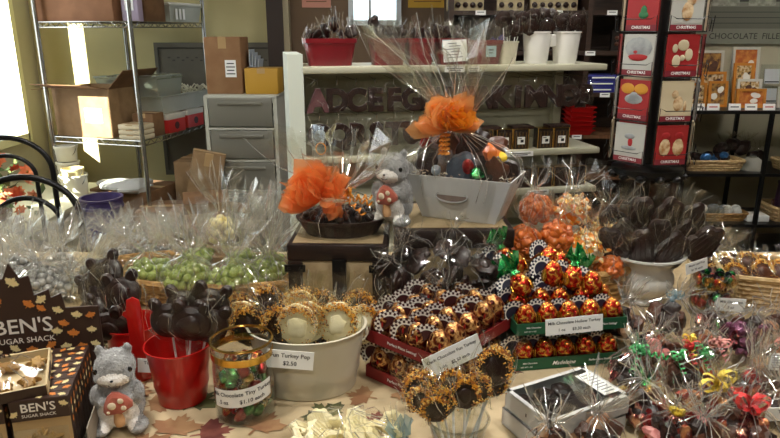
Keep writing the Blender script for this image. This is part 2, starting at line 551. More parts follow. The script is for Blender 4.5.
def basket(t, rx, ry, h, m=None, tap=.85, n=40, rows=5, rect=False):
    """wicker wall with woven rows, floor and braided rim; parts of thing t"""
    m = m or WICK
    def pt(a, r, z, k=1.0):
        if rect:
            e = .28
            cx = abs(cos(a)) ** e * (1 if cos(a) >= 0 else -1); sy_ = abs(sin(a)) ** e * (1 if sin(a) >= 0 else -1)
            return (rx * r * cx * k, ry * r * sy_ * k, z)
        return (rx * r * cos(a) * k, ry * r * sin(a) * k, z)
    b = MB()
    for j in range(rows):
        z = h * (j + .5) / rows
        sc = tap + (1 - tap) * (j + .5) / rows
        pts = []
        for k in range(n):
            a = 2 * pi * k / n
            w = 1 + .018 * (1 if (k + j) % 2 else -1)
            pts.append(pt(a, sc * w, z))
        b.tube(pts, h / rows * .56, 5, closed=True)
    for k in range(n // 2):
        a = 2 * pi * (2 * k + .5) / n
        b.tube([pt(a, tap, 0), pt(a, 1.0, h)], .0022, 4)
    b.build('woven_wall', m, t)
    b = MB()
    b.flat([pt(2 * pi * k / n, tap, 0)[:2] for k in range(n)], .002)
    b.build('basket_floor', m, t)
    b = MB()
    b.tube([pt(2 * pi * k / n, 1.01, h + .002 * sin(k * pi)) for k in range(n)], h / rows * .6, 6, closed=True)
    b.build('rim', m, t)

def balls(t, pts, r, m, name='candy', n=9, mm=6, rs=0, sd=1, sq=1.0):
    """one candy mesh, copied under thing t"""
    b = MB(); b.ell((0, 0, 0), (r, r, r * sq), n, mm)
    first = b.build(name, m, t, loc=pts[0])
    rnd = random.Random(sd)
    for p in pts[1:]:
        o = first.copy(); COL.objects.link(o); attach(o, t)
        o.location = p
        o.rotation_euler = (rnd.uniform(0, 6), rnd.uniform(0, 6), rnd.uniform(0, 6))
        if rs:
            s_ = rnd.uniform(1 - rs, 1 + rs); o.scale = (s_, s_, s_)
    return first

def heap_pts(R, H, r, n, sd=0, sx=1.0, sy=1.0, z0=0.0):
    """points packed in the outer shell of a bag of radius R, height H"""
    rnd = random.Random(sd); P = []
    tries = 0
    while len(P) < n and tries < 9000:
        tries += 1
        a = rnd.uniform(0, 2 * pi); u = rnd.uniform(-.75, 1)
        k = rnd.uniform(.72, .97)
        c_ = sqrt(max(0, 1 - u * u))
        p = Vector(((R - r) * sx * c_ * cos(a) * k, (R - r) * sy * c_ * sin(a) * k, z0 + H / 2 + (H / 2 - r) * u * k))
        if all((p - q).length > 1.55 * r for q in P): P.append(p)
    return P

def tri_cloud(name): pass

# ================================================================== THE ROOM
def struct(name, mb, m, smooth=False, **k):
    o = mb.build(name, m, smooth=smooth, **k); o['kind'] = 'structure'; return o

WALLY = mat('yellow_wall_paint', '#d6ca98', .8, col2='#cdc18e', ns=2, bump=.05)
WALLO = mat('olive_wall_paint', '#bab39a', .8, col2='#b1aa91', ns=2, bump=.05)
WALLB = mat('brown_wall_paint', '#6f5a45', .8)
TRIMW = mat('cream_trim_paint', '#d6d2a8', .5)
WOODFL = mat('dark_wood_floor', '#3b2a1f', .35, stops=[(.2, '#2a1c14'), (.5, '#3d2b20'), (.8, '#4c3729')], tex='wave', ns=2.2, bump=.1, bs=12, stretch=(6, .6, 1))
DWOOD = mat('dark_bookcase_wood', '#2e1e15', .45, col2='#3a271b', ns=9, stretch=(1, 1, 6), bump=.1)
MWOOD = mat('brown_wood', '#5d3e27', .5, col2='#6d4a2f', ns=9, stretch=(6, 1, 1), bump=.1)
CEILW = mat('ceiling_white', '#a39f92', .9)

XL = -2.75; YB = 5.2
b = MB(); b.box((.8, 1.2, -.05), (7.6, 8.6, .1)); struct('floor', b, WOODFL)
b = MB(); b.box((.8, 1.2, 2.75), (7.6, 8.6, .1)); struct('ceiling', b, CEILW)
# left wall, with two window openings
WINS = ((2.55, 3.22, .75, 2.1), (4.42, 4.87, .68, 2.3))
b = MB(); y_ = -3.0
for (y0, y1, z0, z1) in WINS:
    b.box((XL - .06, (y_ + y0) / 2, 1.35), (.12, y0 - y_, 2.7))
    b.box((XL - .06, (y0 + y1) / 2, z0 / 2), (.12, y1 - y0, z0))
    b.box((XL - .06, (y0 + y1) / 2, (z1 + 2.7) / 2), (.12, y1 - y0, 2.7 - z1))
    y_ = y1
b.box((XL - .06, (y_ + YB) / 2, 1.35), (.12, YB - y_, 2.7))
struct('wall_left', b, WALLO)
for i_, (y0, y1, z0, z1) in enumerate(WINS):
    b = MB()
    for y in (y0 - .03, y1 - .02): b.box((XL + .01, y + .025, (z0 + z1) / 2), (.07, .055, z1 - z0 + .08))
    for z in (z0, z1): b.box((XL + .01, (y0 + y1) / 2, z), (.07, y1 - y0, .06))
    wf = struct('window_%d' % (1 + 2 * i_), b, TRIMW)
    b = MB(); b.box((XL - .05, (y0 + y1) / 2, (z0 + z1) / 2), (.004, y1 - y0, z1 - z0))
    b.build('glass_pane', GLASS, wf, smooth=False)
b = MB(); b.box((XL + .385, 3.0, .19), (.77, 3.0, .38)); b.box((XL + .395, 3.0, .395), (.80, 3.02, .03))
struct('trim_1', b, mat('window_bench_paint', '#c5c1a2', .5))
b = MB(); b.box((-1.6, YB + .06, 1.35), (2.6, .12, 2.7)); struct('wall_back', b, WALLY)
# middle wall with a window in it, and a brown post at its end
YM = 4.75
b = MB()
mx0, mx1, mz0, mz1 = -.27, .06, 1.5, 2.2
b.box(((-.78 + mx0) / 2, YM + .05, 1.35), (mx0 + .78, .1, 2.7))
b.box(((mx1 + .62) / 2, YM + .05, 1.35), (.62 - mx1, .1, 2.7))
b.box(((mx0 + mx1) / 2, YM + .05, mz0 / 2), (mx1 - mx0, .1, mz0))
b.box(((mx0 + mx1) / 2, YM + .05, (mz1 + 2.7) / 2), (mx1 - mx0, .1, 2.7 - mz1))
struct('wall_middle', b, WALLB)
b = MB()
for x in (mx0, mx1): b.box((x, YM - .01, (mz0 + mz1) / 2), (.035, .05, mz1 - mz0 + .06))
for z in (mz0, mz1): b.box(((mx0 + mx1) / 2, YM - .01, z), (mx1 - mx0, .05, .035))
b.box((mx0 + .13, YM + .01, (mz0 + mz1) / 2), (.02, .03, mz1 - mz0))
w2 = struct('window_2', b, mat('white_window_paint', '#cfd6da', .5))
b = MB(); b.box(((mx0 + mx1) / 2, YM + .04, (mz0 + mz1) / 2), (mx1 - mx0, .004, mz1 - mz0)); b.build('glass_pane', GLASS, w2, smooth=False)
b = MB(); b.box((-.79, YM - .03, 1.35), (.11, .14, 2.7)); struct('trim_2', b, mat('dark_brown_post', '#30221a', .6))
b = MB(); b.box((-.72, YM - .02, 1.35), (.05, .12, 2.7)); struct('trim_3', b, mat('cream_post', '#a89c80', .6))
b = MB(); b.box((1.22, 4.62, 1.35), (1.22, .12, 2.7)); struct('wall_back_middle', b, WALLB)
b = MB(); b.box((3.21, 4.62, 1.35), (2.76, .12, 2.7)); struct('wall_back_right', b, WALLO)
b = MB(); b.box((4.6, .8, 1.35), (.12, 7.6, 2.7)); struct('wall_right', b, WALLO)
b = MB(); b.box((.8, -3.05, 1.35), (7.6, .12, 2.7)); struct('wall_front', b, WALLO)

# ------------------------------------------------------------------ wire rack at the left
FL, FR, BR = Vector((-2.215, 4.25, 0)), Vector((-1.55, 4.05, 0)), Vector((-1.375, 5.0, 0))
BLc = FL + (BR - FR)
ux = (FR - FL).normalized(); uy = (BR - FR).normalized()
rk = thing('wire_rack', 'chrome wire shelving rack by the window loaded with boxes and plastic bins', 'rack', (0, 0, 0))
for p in (FL, FR, BR, BLc):
    b = MB(); b.tube([(p.x, p.y, 0), (p.x, p.y, 2.1)], .014, 10)
    for z in [i * .05 for i in range(1, 42)]: b.tube([(p.x, p.y, z), (p.x, p.y, z + .004)], .0155, 10)
    b.build('post', STEEL, rk)
RZ1, RZ2, RZ0 = .78, 1.50, .12
for z in (RZ0, RZ1, RZ2):
    b = MB()
    cs = [FL, FR, BR, BLc]
    for i in range(4):
        a, c = cs[i], cs[(i + 1) % 4]
        L = (c - a).length; n = int(L / .045)
        for dz in (0, -.032): b.tube([(a.x, a.y, z + dz), (c.x, c.y, z + dz)], .0038, 6)
        zz = [a.lerp(c, k / n) + Vector((0, 0, z - (.032 if k % 2 else 0))) for k in range(n + 1)]
        b.tube(zz, .003, 5)
    for k in range(1, 30):
        a = FL.lerp(FR, k / 30); c = BLc.lerp(BR, k / 30)
        b.tube([(a.x, a.y, z), (c.x, c.y, z)], .0022, 4)
    for t_ in (.33, .66):
        a = FL.lerp(BLc, t_); c = FR.lerp(BR, t_)
        b.tube([(a.x, a.y, z - .006), (c.x, c.y, z - .006)], .003, 4)
    b.build('wire_shelf', STEEL, rk)
RA = atan2(ux.y, ux.x)

def rp(u, v, z):      # a point on the rack: u along its front, v towards its back (metres from the front left post)
    p = FL + ux * u + uy * v
    return (p.x, p.y, z)

def carton(name, label, loc, d, rz=0.0, m=CARDB, flaps='', cat='box', labelc=True, rot=None, mi=CARDBD, group=None, tape=True):
    """cardboard box; flaps: open, lists which flaps stand out"""
    t = thing(name, label, cat, loc, rot=rot or (0, 0, rz), group=group)
    w, l, h = d; k = .004
    b = MB()
    if flaps:
        b.box((0, -l/2, h/2), (w, k, h)); b.box((0, l/2, h/2), (w, k, h)); b.box((-w/2, 0, h/2), (k, l, h)); b.box((w/2, 0, h/2), (k, l, h)); b.box((0, 0, k), (w, l, k))
        b.build('body', m, t, smooth=False)
        for f, a in flaps:
            q = MB()
            fl = min(w, l) * .48
            if f == 'f': q.T = on((0, -l/2, h), R=Matrix.Rotation(a, 3, 'X')); q.box((0, -fl/2, 0), (w, k, fl*0 + k)); q.v = []; q.f = []; q.m = []; q.box((0, -fl/2, 0), (w * .99, fl, k))
            if f == 'b': q.T = on((0, l/2, h), R=Matrix.Rotation(-a, 3, 'X')); q.box((0, fl/2, 0), (w * .99, fl, k))
            if f == 'l': q.T = on((-w/2, 0, h), R=Matrix.Rotation(-a, 3, 'Y')); q.box((-fl/2, 0, 0), (fl, l * .99, k))
            if f == 'r': q.T = on((w/2, 0, h), R=Matrix.Rotation(a, 3, 'Y')); q.box((fl/2, 0, 0), (fl, l * .99, k))
            q.build('flap', mi, t, smooth=False)
    else:
        b.rbox((0, 0, h/2), (w, l, h), .006); b.build('body', m, t)
        if tape:
            q = MB(); q.box((0, 0, h + .0006), (w * 1.001, .05, .001)); q.box((0, -l/2 - .0006, h * .9), (.05, .001, h * .2)); q.build('packing_tape', mat('tape', '#b39468', .3), t, smooth=False)
    if labelc:
        q = MB(); q.box((w * .2, -l/2 - .0035, h * .45), (w * .3, .001, h * .3)); lb = q.build('paper_label', CARDW, t, smooth=False)
        q = MB()
        for i in range(4): q.box((w * .2, -l/2 - .0045, h * (.36 + .06 * i)), (w * (.24 - .04 * (i % 2)), .0006, h * .018))
        q.build('print_line', INK, lb, smooth=False)
    return t

# boxes and bins on the rack
carton('cardboard_box', 'large open cardboard box with flaps out on the middle rack shelf', rp(.235, .24, RZ1), (.44, .36, .31), RA, flaps=[('f', -.2), ('b', .9), ('l', .1), ('r', -.75)])
for i in range(3):
    t = carton('small_carton', ('lowest', 'middle', 'topmost')[i] + ' of three flat cream cartons stacked at the rack front corner', rp(.59, .1, RZ1 + .032 * i), (.17, .14, .030), RA, m=mat('cream_carton', '#cfc2a2', .7), labelc=False, group='flat cartons at the rack corner')
def bin_(label, loc, d, rz, m=BINCLEAR, lid=None, name='storage_bin', fill=None):
    t = thing(name, label, 'bin', loc, rz)
    w, l, h = d
    b = MB()
    for z0, z1, s0, s1 in ((0, h, .9, 1.0),):
        vs = []
        for (s_, z) in ((s0, 0), (s1, h)):
            vs += [(-w/2*s_, -l/2*s_, z), (w/2*s_, -l/2*s_, z), (w/2*s_, l/2*s_, z), (-w/2*s_, l/2*s_, z)]
        b.add(vs, [(3, 2, 1, 0), (0, 1, 5, 4), (1, 2, 6, 5), (2, 3, 7, 6), (3, 0, 4, 7)])
    b.build('bin_body', m, t, smooth=False)
    b = MB(); c4 = [(-w/2, -l/2, h), (w/2, -l/2, h), (w/2, l/2, h), (-w/2, l/2, h)]
    b.tube(c4, .008, 6, closed=True); b.build('rim', m, t)
    if lid:
        b = MB(); b.rbox((0, 0, h + .012), (w * 1.03, l * 1.03, .02), .01); b.build('lid', lid, t)
    return t
GREYBIN = mat('grey_white_plastic', '#a9ab9e', .45, col2='#9fa193', ns=5)
DKIT = mat('dark_molds', '#2c2a1e', .4, col2='#7d7a60', ns=60)
t = bin_('long pale plastic tote with small tins heaped in it behind the open box', rp(.30, .62, RZ1 + .26), (.5, .3, .09), RA)
b = MB()
rnd = random.Random(4)
for i in range(40): b.ell((rnd.uniform(-.2, .2), rnd.uniform(-.1, .1), .05 + rnd.uniform(0, .05)), (.03, .02, .012), 8, 4)
b.build('small_tins', DKIT, t, kind='stuff')
carton('shelf_carton', 'closed cardboard box under the pale tote on the rack', rp(.30, .62, RZ1), (.5, .34, .26), RA, labelc=False)
bin_('clear lidded plastic bin stacked highest on the middle rack shelf', rp(.585, .42, RZ1 + .245), (.2, .28, .12), RA, lid=BINCLEAR)
t = bin_('grey white plastic tub full of cut paper strips on the rack', rp(.585, .64, RZ1 + .13), (.21, .62, .11), RA, m=GREYBIN)
b = MB(); rnd = random.Random(5)
for i in range(26):
    x, y = rnd.uniform(-.07, .07), rnd.uniform(-.02, .26); a = rnd.uniform(0, 6)
    b.tube([(x, y, .10), (x + .05*cos(a), y + .05*sin(a), .13 + rnd.uniform(0, .03)), (x + .09*cos(a), y + .09*sin(a), .12)], .006, 4)
b.build('paper_strips', mat('paper_strip', '#d8d6c0', .7), t, kind='stuff')
for k, (u, v) in enumerate(((.60, .42), (.60, .70))):
    t = thing('red_carton', ('nearer', 'farther')[k] + ' red and white box with a round emblem under the grey tub', 'box', rp(u, v, RZ1), RA + pi/2*0)
    b = MB(); b.rbox((0, 0, .045), (.22, .20, .09), .003); b.build('body', mat('red_box_card', '#b3201a', .5), t)
    b = MB(); b.rbox((0, 0, .108), (.222, .202, .038), .003); b.build('lid', mat('white_box_lid', '#c9c5b8', .6), t)
    b = MB()
    b.T = on((.1115, 0, .045), rz=pi/2); b.prism(lobed(.026, 8, .12), .002); b.build('emblem', MAROON, t)
t = carton('labelled_carton', 'small brown carton with a white shipping label at the rack end', rp(.60, .235, RZ1), (.16, .12, .15), RA, m=CARDBD)
# top shelf
carton('top_carton', 'wide brown cardboard box with printed arrows on the top rack shelf', rp(.28, .25, RZ2), (.58, .4, .26), RA, m=mat('reddish_cardboard', '#8a6040', .8, col2='#7d5536', ns=8), labelc=False)
t = thing('paper_packet', 'pale lilac paper packet standing on the top rack shelf', 'packet', rp(.64, .12, RZ2), RA)
b = MB(); b.rbox((0, 0, .12), (.12, .05, .24), .006); b.build('body', mat('lilac_paper', '#a99bb0', .7), t)
b = MB(); b.box((.0, -.027, .10), (.06, .002, .07)); b.build('paper_label', CARDW, t, smooth=False)
carton('brown_carton', 'plain brown carton beside the lilac packet on the top rack shelf', rp(.60, .33, RZ2), (.16, .2, .25), RA, labelc=False, m=CARDBD)
t = bin_('grey plastic bin with a white lid on the top rack shelf', rp(.56, .72, RZ2), (.26, .38, .11), RA, m=GREYBIN, lid=mat('white_lid', '#d6d4c8', .5))
for i in range(3):
    b = MB(); b.box((.135, -.12 + .06 * i * .7, .055), (.002, .022, .07)); b.build('paper_tag', CARDW, t, smooth=False)

# under the rack: cartons on the floor
carton('floor_carton', 'cardboard box with a white label under the rack', (-1.28, 4.45, .3), (.34, .3, .30), -.1)
carton('base_carton', 'dark brown carton low under the rack beside the purple bin', (-1.75, 4.35, .13), (.45, .36, .30), RA, m=CARDBD, labelc=False)
carton('support_carton', 'closed cardboard box carrying the labelled box', (-1.28, 4.45, 0), (.38, .34, .30), -.1, labelc=False, m=CARDBD)
t = thing('plastic_bag', 'crumpled white plastic bag lying on a carton under the rack', 'bag', (-1.72, 4.2, .43))
b = MB(); b.ell((0, 0, .03), (.2, .12, .04), 18, 10, amp=.8, fr=9); b.build('body', mat('white_bag', '#b9bab5', .4, bump=.6, bs=20), t)
carton('tall_carton', 'tall cardboard box leaning against the rack end', (-1.23, 4.05, .30), (.20, .12, .42), rot=(0, .22, .25), m=CARDB, labelc=False)
carton('open_carton', 'low open cardboard box on the floor in front of the drawer tower', (-1.10, 3.78, .08), (.28, .24, .34), .3, m=CARDB, flaps=[('f', .5), ('b', -.5), ('l', .3), ('r', .2)], labelc=False)
carton('carton_stand', 'brown carton under the leaning tall box', (-1.44, 4.06, 0), (.34, .3, .36), .1, m=CARDBD, labelc=False)

# grey board leaning on the back wall
t = thing('grey_board', 'large grey perforated board leaning on the yellow wall', 'board', (-1.28, 5.1, .35))
b = MB(); b.box((0, 0, .5), (1.02, .02, 1.02)); b.build('panel', mat('grey_board', '#6a665a', .6, col2='#625e53', ns=5), t, smooth=False)
b = MB(); b.tube([(-.48, -.014, .97), (.48, -.014, .97)], .006, 5); b.tube([(-.48, -.014, .03), (-.48, -.014, .97)], .006, 5)
for i in range(24): b.box((-.4 + .035 * i, -.012, .90 - .02 * (i % 2)), (.02, .004, .01))
b.build('edge_rib', mat('board_rib', '#45423a', .6), t)

# plastic drawer tower
t = thing('drawer_tower', 'white plastic tower of four translucent drawers', 'drawers', (-.935, 4.3, 0), -.02)
b = MB()
dw, dd, dh = .46, .38, 1.06
b.rbox((0, 0, dh - .015), (dw, dd, .03), .008)
for sx in (-1, 1): b.box((sx * (dw/2 - .012), 0, dh/2), (.024, dd, dh - .02))
b.box((0, dd/2 - .005, dh/2), (dw, .01, dh - .02))
for i in range(5): b.box((0, 0, .03 + .205 * i), (dw - .03, dd, .012))
b.build('frame', mat('tower_plastic', '#b6b6aa', .4), t)
for i in range(5):
    z = .04 + .205 * i
    q = MB(); q.rbox((0, -dd/2 + .0, z + .095), (dw - .06, .012, .18), .012); dr = q.build('drawer', FROST, t)
    q = MB(); q.rbox((0, -dd/2 - .012, z + .15), (dw * .62, .018, .022), .008); q.build('handle', FROST, dr)
    q = MB(); q.ell((.02, -.02, z + .08), (.18, .12, .07), 12, 7, amp=.5, fr=8, sd=i); q.build('drawer_contents', mat('drawer_fill', ('#8a8d84', '#777a74', '#8d8c7e', '#80827a', '#6c6f69')[i], .8, col2='#a3a59b', ns=12), t, kind='stuff')
carton('shipping_box', 'tall cardboard box with a white barcode label on the drawer tower', (-1.045, 4.3, 1.06), (.23, .22, .35), -.02, m=mat('tan_cardboard', '#8f6a47', .8, col2='#86613f', ns=9))
carton('yellow_box', 'small yellow fronted carton on the right of the drawer tower', (-.81, 4.28, 1.06), (.21, .2, .16), -.02, m=mat('yellow_card', '#b98d2c', .6), labelc=False)
t = thing('paper_pad', 'stack of bluish white paper sheets standing between two cartons', 'paper', (-.90, 4.36, 1.06), -.02)
b = MB()
for i in range(4): b.box((.012 * i, .01 * i, .135 - .01 * i), (.008, .14, .27 - .02 * i), R=Matrix.Rotation(.05 * i, 3, 'Y'))
b.build('sheets', mat('bluish_paper', '#a9b2bd', .7), t, smooth=False)

# purple bin, bench things, flowers
pb = G(99, 190, .52)
t = thing('waste_bin', 'deep purple round waste bin beside the window bench', 'bin', (-1.66, 3.62, 0))
b = MB(); b.lathe([(.082, 0), (.086, .005), (.106, .47), (.112, .47), (.115, .51), (.115, .53), (.108, .53), (.10, .47), (.08, .01), (0, .01)], 32); b.build('body', PURPLE, t)
b = MB(); b.lathe([(.1115, .465), (.119, .47), (.119, .485), (.1115, .49)], 32, cap=False); b.lathe([(.114, .515), (.120, .52), (.120, .532), (.106, .532)], 32, cap=False); b.build('rim', PURPLE, t)

def pail(label, loc, r, h, m, lid=None, lean=0.0, fill=None, name='plastic_pail'):
    t = thing(name, label, 'bucket', loc)
    b = MB(); b.lathe([(r * .86, 0), (r * .88, .003), (r, h), (r * 1.05, h), (r * 1.05, h - .012), (r * 1.01, h - .014)], 24, cap=False)
    b.lathe([(r * .84, .003), (r * .97, h)], 24, cap=False); b.lathe([(.0001, 0), (r * .86, 0)], 24, cap=False); b.build('body', m, t)
    if lid:
        b = MB(); b.lathe([(r * 1.06, h - .008), (r * 1.07, h + .004), (r * .98, h + .006), (r * .97, h), (.0001, h)], 24, cap=False); b.build('lid', lid, t)
    b = MB(); b.tube([(r * 1.06 * cos(a), -r * .25 * sin(a) - .3 * r, h - .01 - r * .9 * sin(a)) for a in [pi * i / 12 for i in range(13)]], .0025, 5); b.build('handle', STEEL, t)
    return t
PW = mat('white_tub_plastic', '#d9d7c6', .4, col2='#cfccb9', ns=6)
p = Vector((-2.02, 4.1, .41))
for i in range(3):
    t = pail(('lowest', 'middle', 'topmost')[i] + ' of the stacked white lidded tubs on the window bench', (-2.14, 4.25, .41 + .105 * i), .07, .095, PW, lid=PW, name='stacked_tub'); t['group'] = 'stacked tubs on the bench'
pail('open white pail on the end of the window bench', (-2.04, 4.10, .41), .083, .15, PW)
pail('yellowish tub sitting inside the open white pail', (-2.04, 4.10, .47), .065, .13, mat('ivory_tub', '#d3c694', .5), name='inner_tub')

def petal_flower(t, c, r, m, n=6, sd=0, mm=None):
    rnd = random.Random(sd)
    b = MB()
    R = Euler((rnd.uniform(.5, 1.5), rnd.uniform(-.5, .5), rnd.uniform(0, 6))).to_matrix()
    for ring in range(2):
        for k in range(n):
            a = 2 * pi * (k + .5 * ring) / n
            d = Vector((cos(a), sin(a), .25 + .5 * ring)); d = R @ d
            u = R @ Vector((-sin(a), cos(a), 0)); nn = d.cross(u).normalized()
            L = r * (1 - .25 * ring)
            P = [Vector(c), Vector(c) + d*L*.5 + u*L*.34 + nn*L*.08, Vector(c) + d*L, Vector(c) + d*L*.5 - u*L*.34 + nn*L*.08, Vector(c) + d*L*.55 - nn*L*.02]
            b.add(P, [(0, 1, 4), (1, 2, 4), (2, 3, 4), (3, 0, 4)])
    b.ell(Vector(c) + (R @ Vector((0, 0, r * .2))), r * .14, 8, 5, mi=1)
    return b.build('flower', [m, mm or FOILY], t)
ft = thing('flower_arrangement', 'arrangement of orange and coral silk flowers in the window', 'flowers', (-2.28, 3.55, .41))
fl_c = [mat('coral_petal', '#e06a3c', .6, col2='#e88a5a', ns=20), mat('salmon_petal', '#e79b74', .6, col2='#f0b08c', ns=20), mat('red_petal', '#c73a20', .6, col2='#dd5a30', ns=20)]
leafm = mat('silk_leaf', '#3c4f26', .6, col2='#5d6c33', ns=12)
b = MB(); b.lathe([(.09, 0), (.12, .02), (.13, .1), (.12, .1), (.1, .02), (0, .02)], 20); b.build('pot', MWOOD, ft)
rnd = random.Random(11)
for i in range(26):
    a = rnd.uniform(0, 2 * pi); rr = rnd.uniform(.03, .20); z = .12 + rnd.uniform(0, .26) - rr * .3
    petal_flower(ft, (rr * cos(a) * 1.3, rr * sin(a), z), rnd.uniform(.035, .06), fl_c[i % 3], sd=i)
b = MB()
for i in range(120):
    a = rnd.uniform(0, 2 * pi); rr = rnd.uniform(.05, .26); z = .08 + rnd.uniform(0, .28) - rr * .3
    c = Vector((rr * cos(a) * 1.2, rr * sin(a), z)); d = Vector((rnd.uniform(-1, 1), rnd.uniform(-1, 1), rnd.uniform(-.3, 1))).normalized(); u = d.orthogonal().normalized(); L = rnd.uniform(.04, .08)
    b.add([c, c + d*L*.5 + u*L*.25, c + d*L, c + d*L*.5 - u*L*.25], [(0, 1, 2, 3)])
b.build('foliage', leafm, ft, smooth=False, kind='stuff')
t = thing('white_mug', 'white cup on the window bench below the flowers', 'cup', (-1.98, 3.30, .41))
b = MB(); b.lathe([(.03, 0), (.036, .01), (.04, .09), (.037, .09), (.033, .01), (0, .01)], 20); b.build('body', CERAM, t)
b = MB(); b.tube([(.038 + .025 * sin(a), 0, .045 + .028 * cos(a)) for a in [pi * i / 8 for i in range(9)]], .005, 6); b.build('handle', CERAM, t)
t = thing('jar_of_sweets', 'low bowl of red wrapped sweets on the bench beneath the flowers', 'bowl', (-2.14, 3.1, .41))
b = MB(); b.lathe([(.08, 0), (.16, .06), (.155, .06), (.075, .008), (0, .008)], 24); b.build('bowl_body', CERAM, t)
balls(t, heap_pts(.15, .08, .02, 26, 3, z0=.02), .02, mat('rust_wrap', '#8f3a1e', .3, col2='#c25a2a', ns=30), name='sweet')

# the two bent metal chairs (backs only show above the table)
def chair(label, loc, rz, top):
    t = thing('metal_chair', label, 'chair', loc, rz, group='black metal chairs by the window')
    def arch(w, h, z0=.45, n=18):
        pts = [(-w/2, 0, z0)]
        r = w / 2
        for i in range(n + 1):
            a = pi - pi * i / n
            pts.append((r * cos(a), -.03 * 0, h - r * .8 + r * .8 * sin(a)))
        pts.append((w/2, 0, z0))
        return pts
    b = MB(); b.tube(arch(.40, top), .0125, 10); b.build('back_frame', BLACKM, t)
    b = MB(); b.tube(arch(.25, top - .085), .010, 10); b.build('inner_hoop', BLACKM, t)
    b = MB(); b.lathe([(0, .44), (.19, .44), (.205, .45), (.205, .47), (.19, .48), (0, .48)], 28, c=(0, -.18, 0)); b.build('seat', mat('chair_seat', '#2c2220', .5), t)
    for (x, y) in ((-.17, 0), (.17, 0), (-.14, -.33), (.14, -.33)):
        b = MB(); b.tube([(x, y, .45), (x * 1.25, y * 1.1 + (.04 if y == 0 else -.04), 0)], .011, 8); b.build('leg', BLACKM, t)
    return t
chair('black bent metal chair with hooped back nearest the table edge', (-1.45, 2.50, 0), .10, .895)
chair('black bent metal chair whose taller looking back rises beside the flowers', (-1.79, 2.98, 0), .15, .975)

# ------------------------------------------------------------------ dark bookcase behind the display
BKY = 4.0
t = thing('bookcase', 'dark wooden bookcase behind the white display unit', 'bookcase', (1.075, BKY, 0))
b = MB(); b.box((0, .34, 1.1), (1.46, .02, 2.2)); b.build('back_panel', DWOOD, t, smooth=False)
for x in (-.715, .10, .715):
    b = MB(); b.box((x, .16, 1.1), (.03, .34, 2.2)); b.build('upright', DWOOD, t, smooth=False)
BZ = (1.56, 1.33, 1.085, .83, .57, .30)
for z in BZ:
    b = MB(); b.box((0, .16, z - .012), (1.41, .33, .024)); b.build('shelf', MWOOD if z < .9 else DWOOD, t, smooth=False)
b = MB(); b.box((0, .16, .15), (1.41, .32, .28)); b.build('base', MWOOD, t, smooth=False)
# chocolate boxes on its top shelf
for i, (x, w) in enumerate(((.45, .22), (.72, .16), (.98, .28))):
    t = thing('chocolate_box', ('leftmost', 'middle', 'rightmost')[i] + ' cream box of dark chocolates standing on the high bookcase shelf', 'box', (x, 4.08, 1.56), group='chocolate boxes on the bookcase')
    b = MB(); b.box((0, .02, .09), (w, .03, .18)); b.build('box_body', mat('cream_box', '#b9a984', .6), t, smooth=False)
    nx = int(w / .042)
    P = [(-w/2 + w * (k + .5) / nx, 0, .035 + .045 * j) for k in range(nx) for j in range(3)]
    balls(t, P, .017, DARK, name='chocolate')
for i in range(3):
    t = thing('blue_box', ('lowest', 'middle', 'topmost')[i] + ' of the stacked flat blue boxes in the bookcase', 'box', (1.28 + .006 * i, 4.1, 1.085 + .036 * i), .03 * i, group='blue boxes in the bookcase')
    b = MB(); b.rbox((0, 0, .016), (.20, .14, .033), .002); b.build('box_body', LAVEND, t)
    b = MB(); b.box((0, -.071, .016), (.14, .001, .008)); b.build('printed_line', CARDW, t, smooth=False)
for i in range(6):
    t = thing('red_tray', 'bright red plastic tray in the bookcase, ' + ('lowest', 'second', 'third', 'fourth', 'fifth', 'topmost')[i] + ' of the nested stack', 'tray', (1.17, 4.05, .83 + .028 * i), group='nested red trays')
    b = MB(); b.add([(-.06, -.06, 0), (.06, -.06, 0), (.06, .06, 0), (-.06, .06, 0), (-.078, -.08, .03), (.078, -.08, .03), (.078, .08, .03), (-.078, .08, .03)], [(3, 2, 1, 0), (0, 1, 5, 4), (1, 2, 6, 5), (2, 3, 7, 6), (3, 0, 4, 7)]); b.build('tray_body', mat('bright_red_plastic', '#c81e1c', .4), t, smooth=False)
    b = MB(); b.tube([(-.082, -.084, .03), (.082, -.084, .03), (.082, .084, .03), (-.082, .084, .03)], .003, 5, closed=True); b.build('rim', REDP, t)
t = thing('chocolate_tin', 'flat dark gift box with a brown picture on the bookcase shelf', 'box', (1.42, 4.09, 1.33))
b = MB(); b.box((0, 0, .06), (.16, .03, .12)); b.build('box_body', mat('dark_tin', '#1f1815', .4), t, smooth=False)
balls(t, [(-.05 + .033 * i, -.015, .04 + .035 * j) for i in range(4) for j in range(2)], .013, MILK, name='chocolate')
t = thing('purple_box', 'small purple box beside the red planters in the bookcase', 'box', (.63, 4.05, 1.33))
b = MB(); b.rbox((0, 0, .05), (.1, .1, .1), .003); b.build('box_body', mat('violet_card', '#3a2a8a', .5), t)
b = MB(); b.box((0, -.051, .05), (.06, .001, .02)); b.build('paper_label', CARDW, t, smooth=False)
for i, (x, z) in enumerate(((.53, 1.56), (.98, 1.56), (1.30, 1.56), (1.19, 1.33), (1.30, 1.085), (1.15, .83), (1.5, 1.085))):
    t = thing('shelf_tag', 'white shelf edge tag on the bookcase, ' + ('under the leftmost chocolate box', 'under the rightmost chocolate box', 'on the high shelf far right', 'beside the dark gift box', 'under the blue boxes', 'under the red trays', 'nearest the card rack')[i], 'price tag', (x, BKY - .014, z - .012), group='tags on the bookcase')
    b = MB(); b.box((0, 0, 0), (.06, .002, .026)); b.build('card', CARDW, t, smooth=False)
    b = MB(); b.box((0, -.0015, .003), (.04, .001, .004)); b.build('print_line', INK, t, smooth=False)
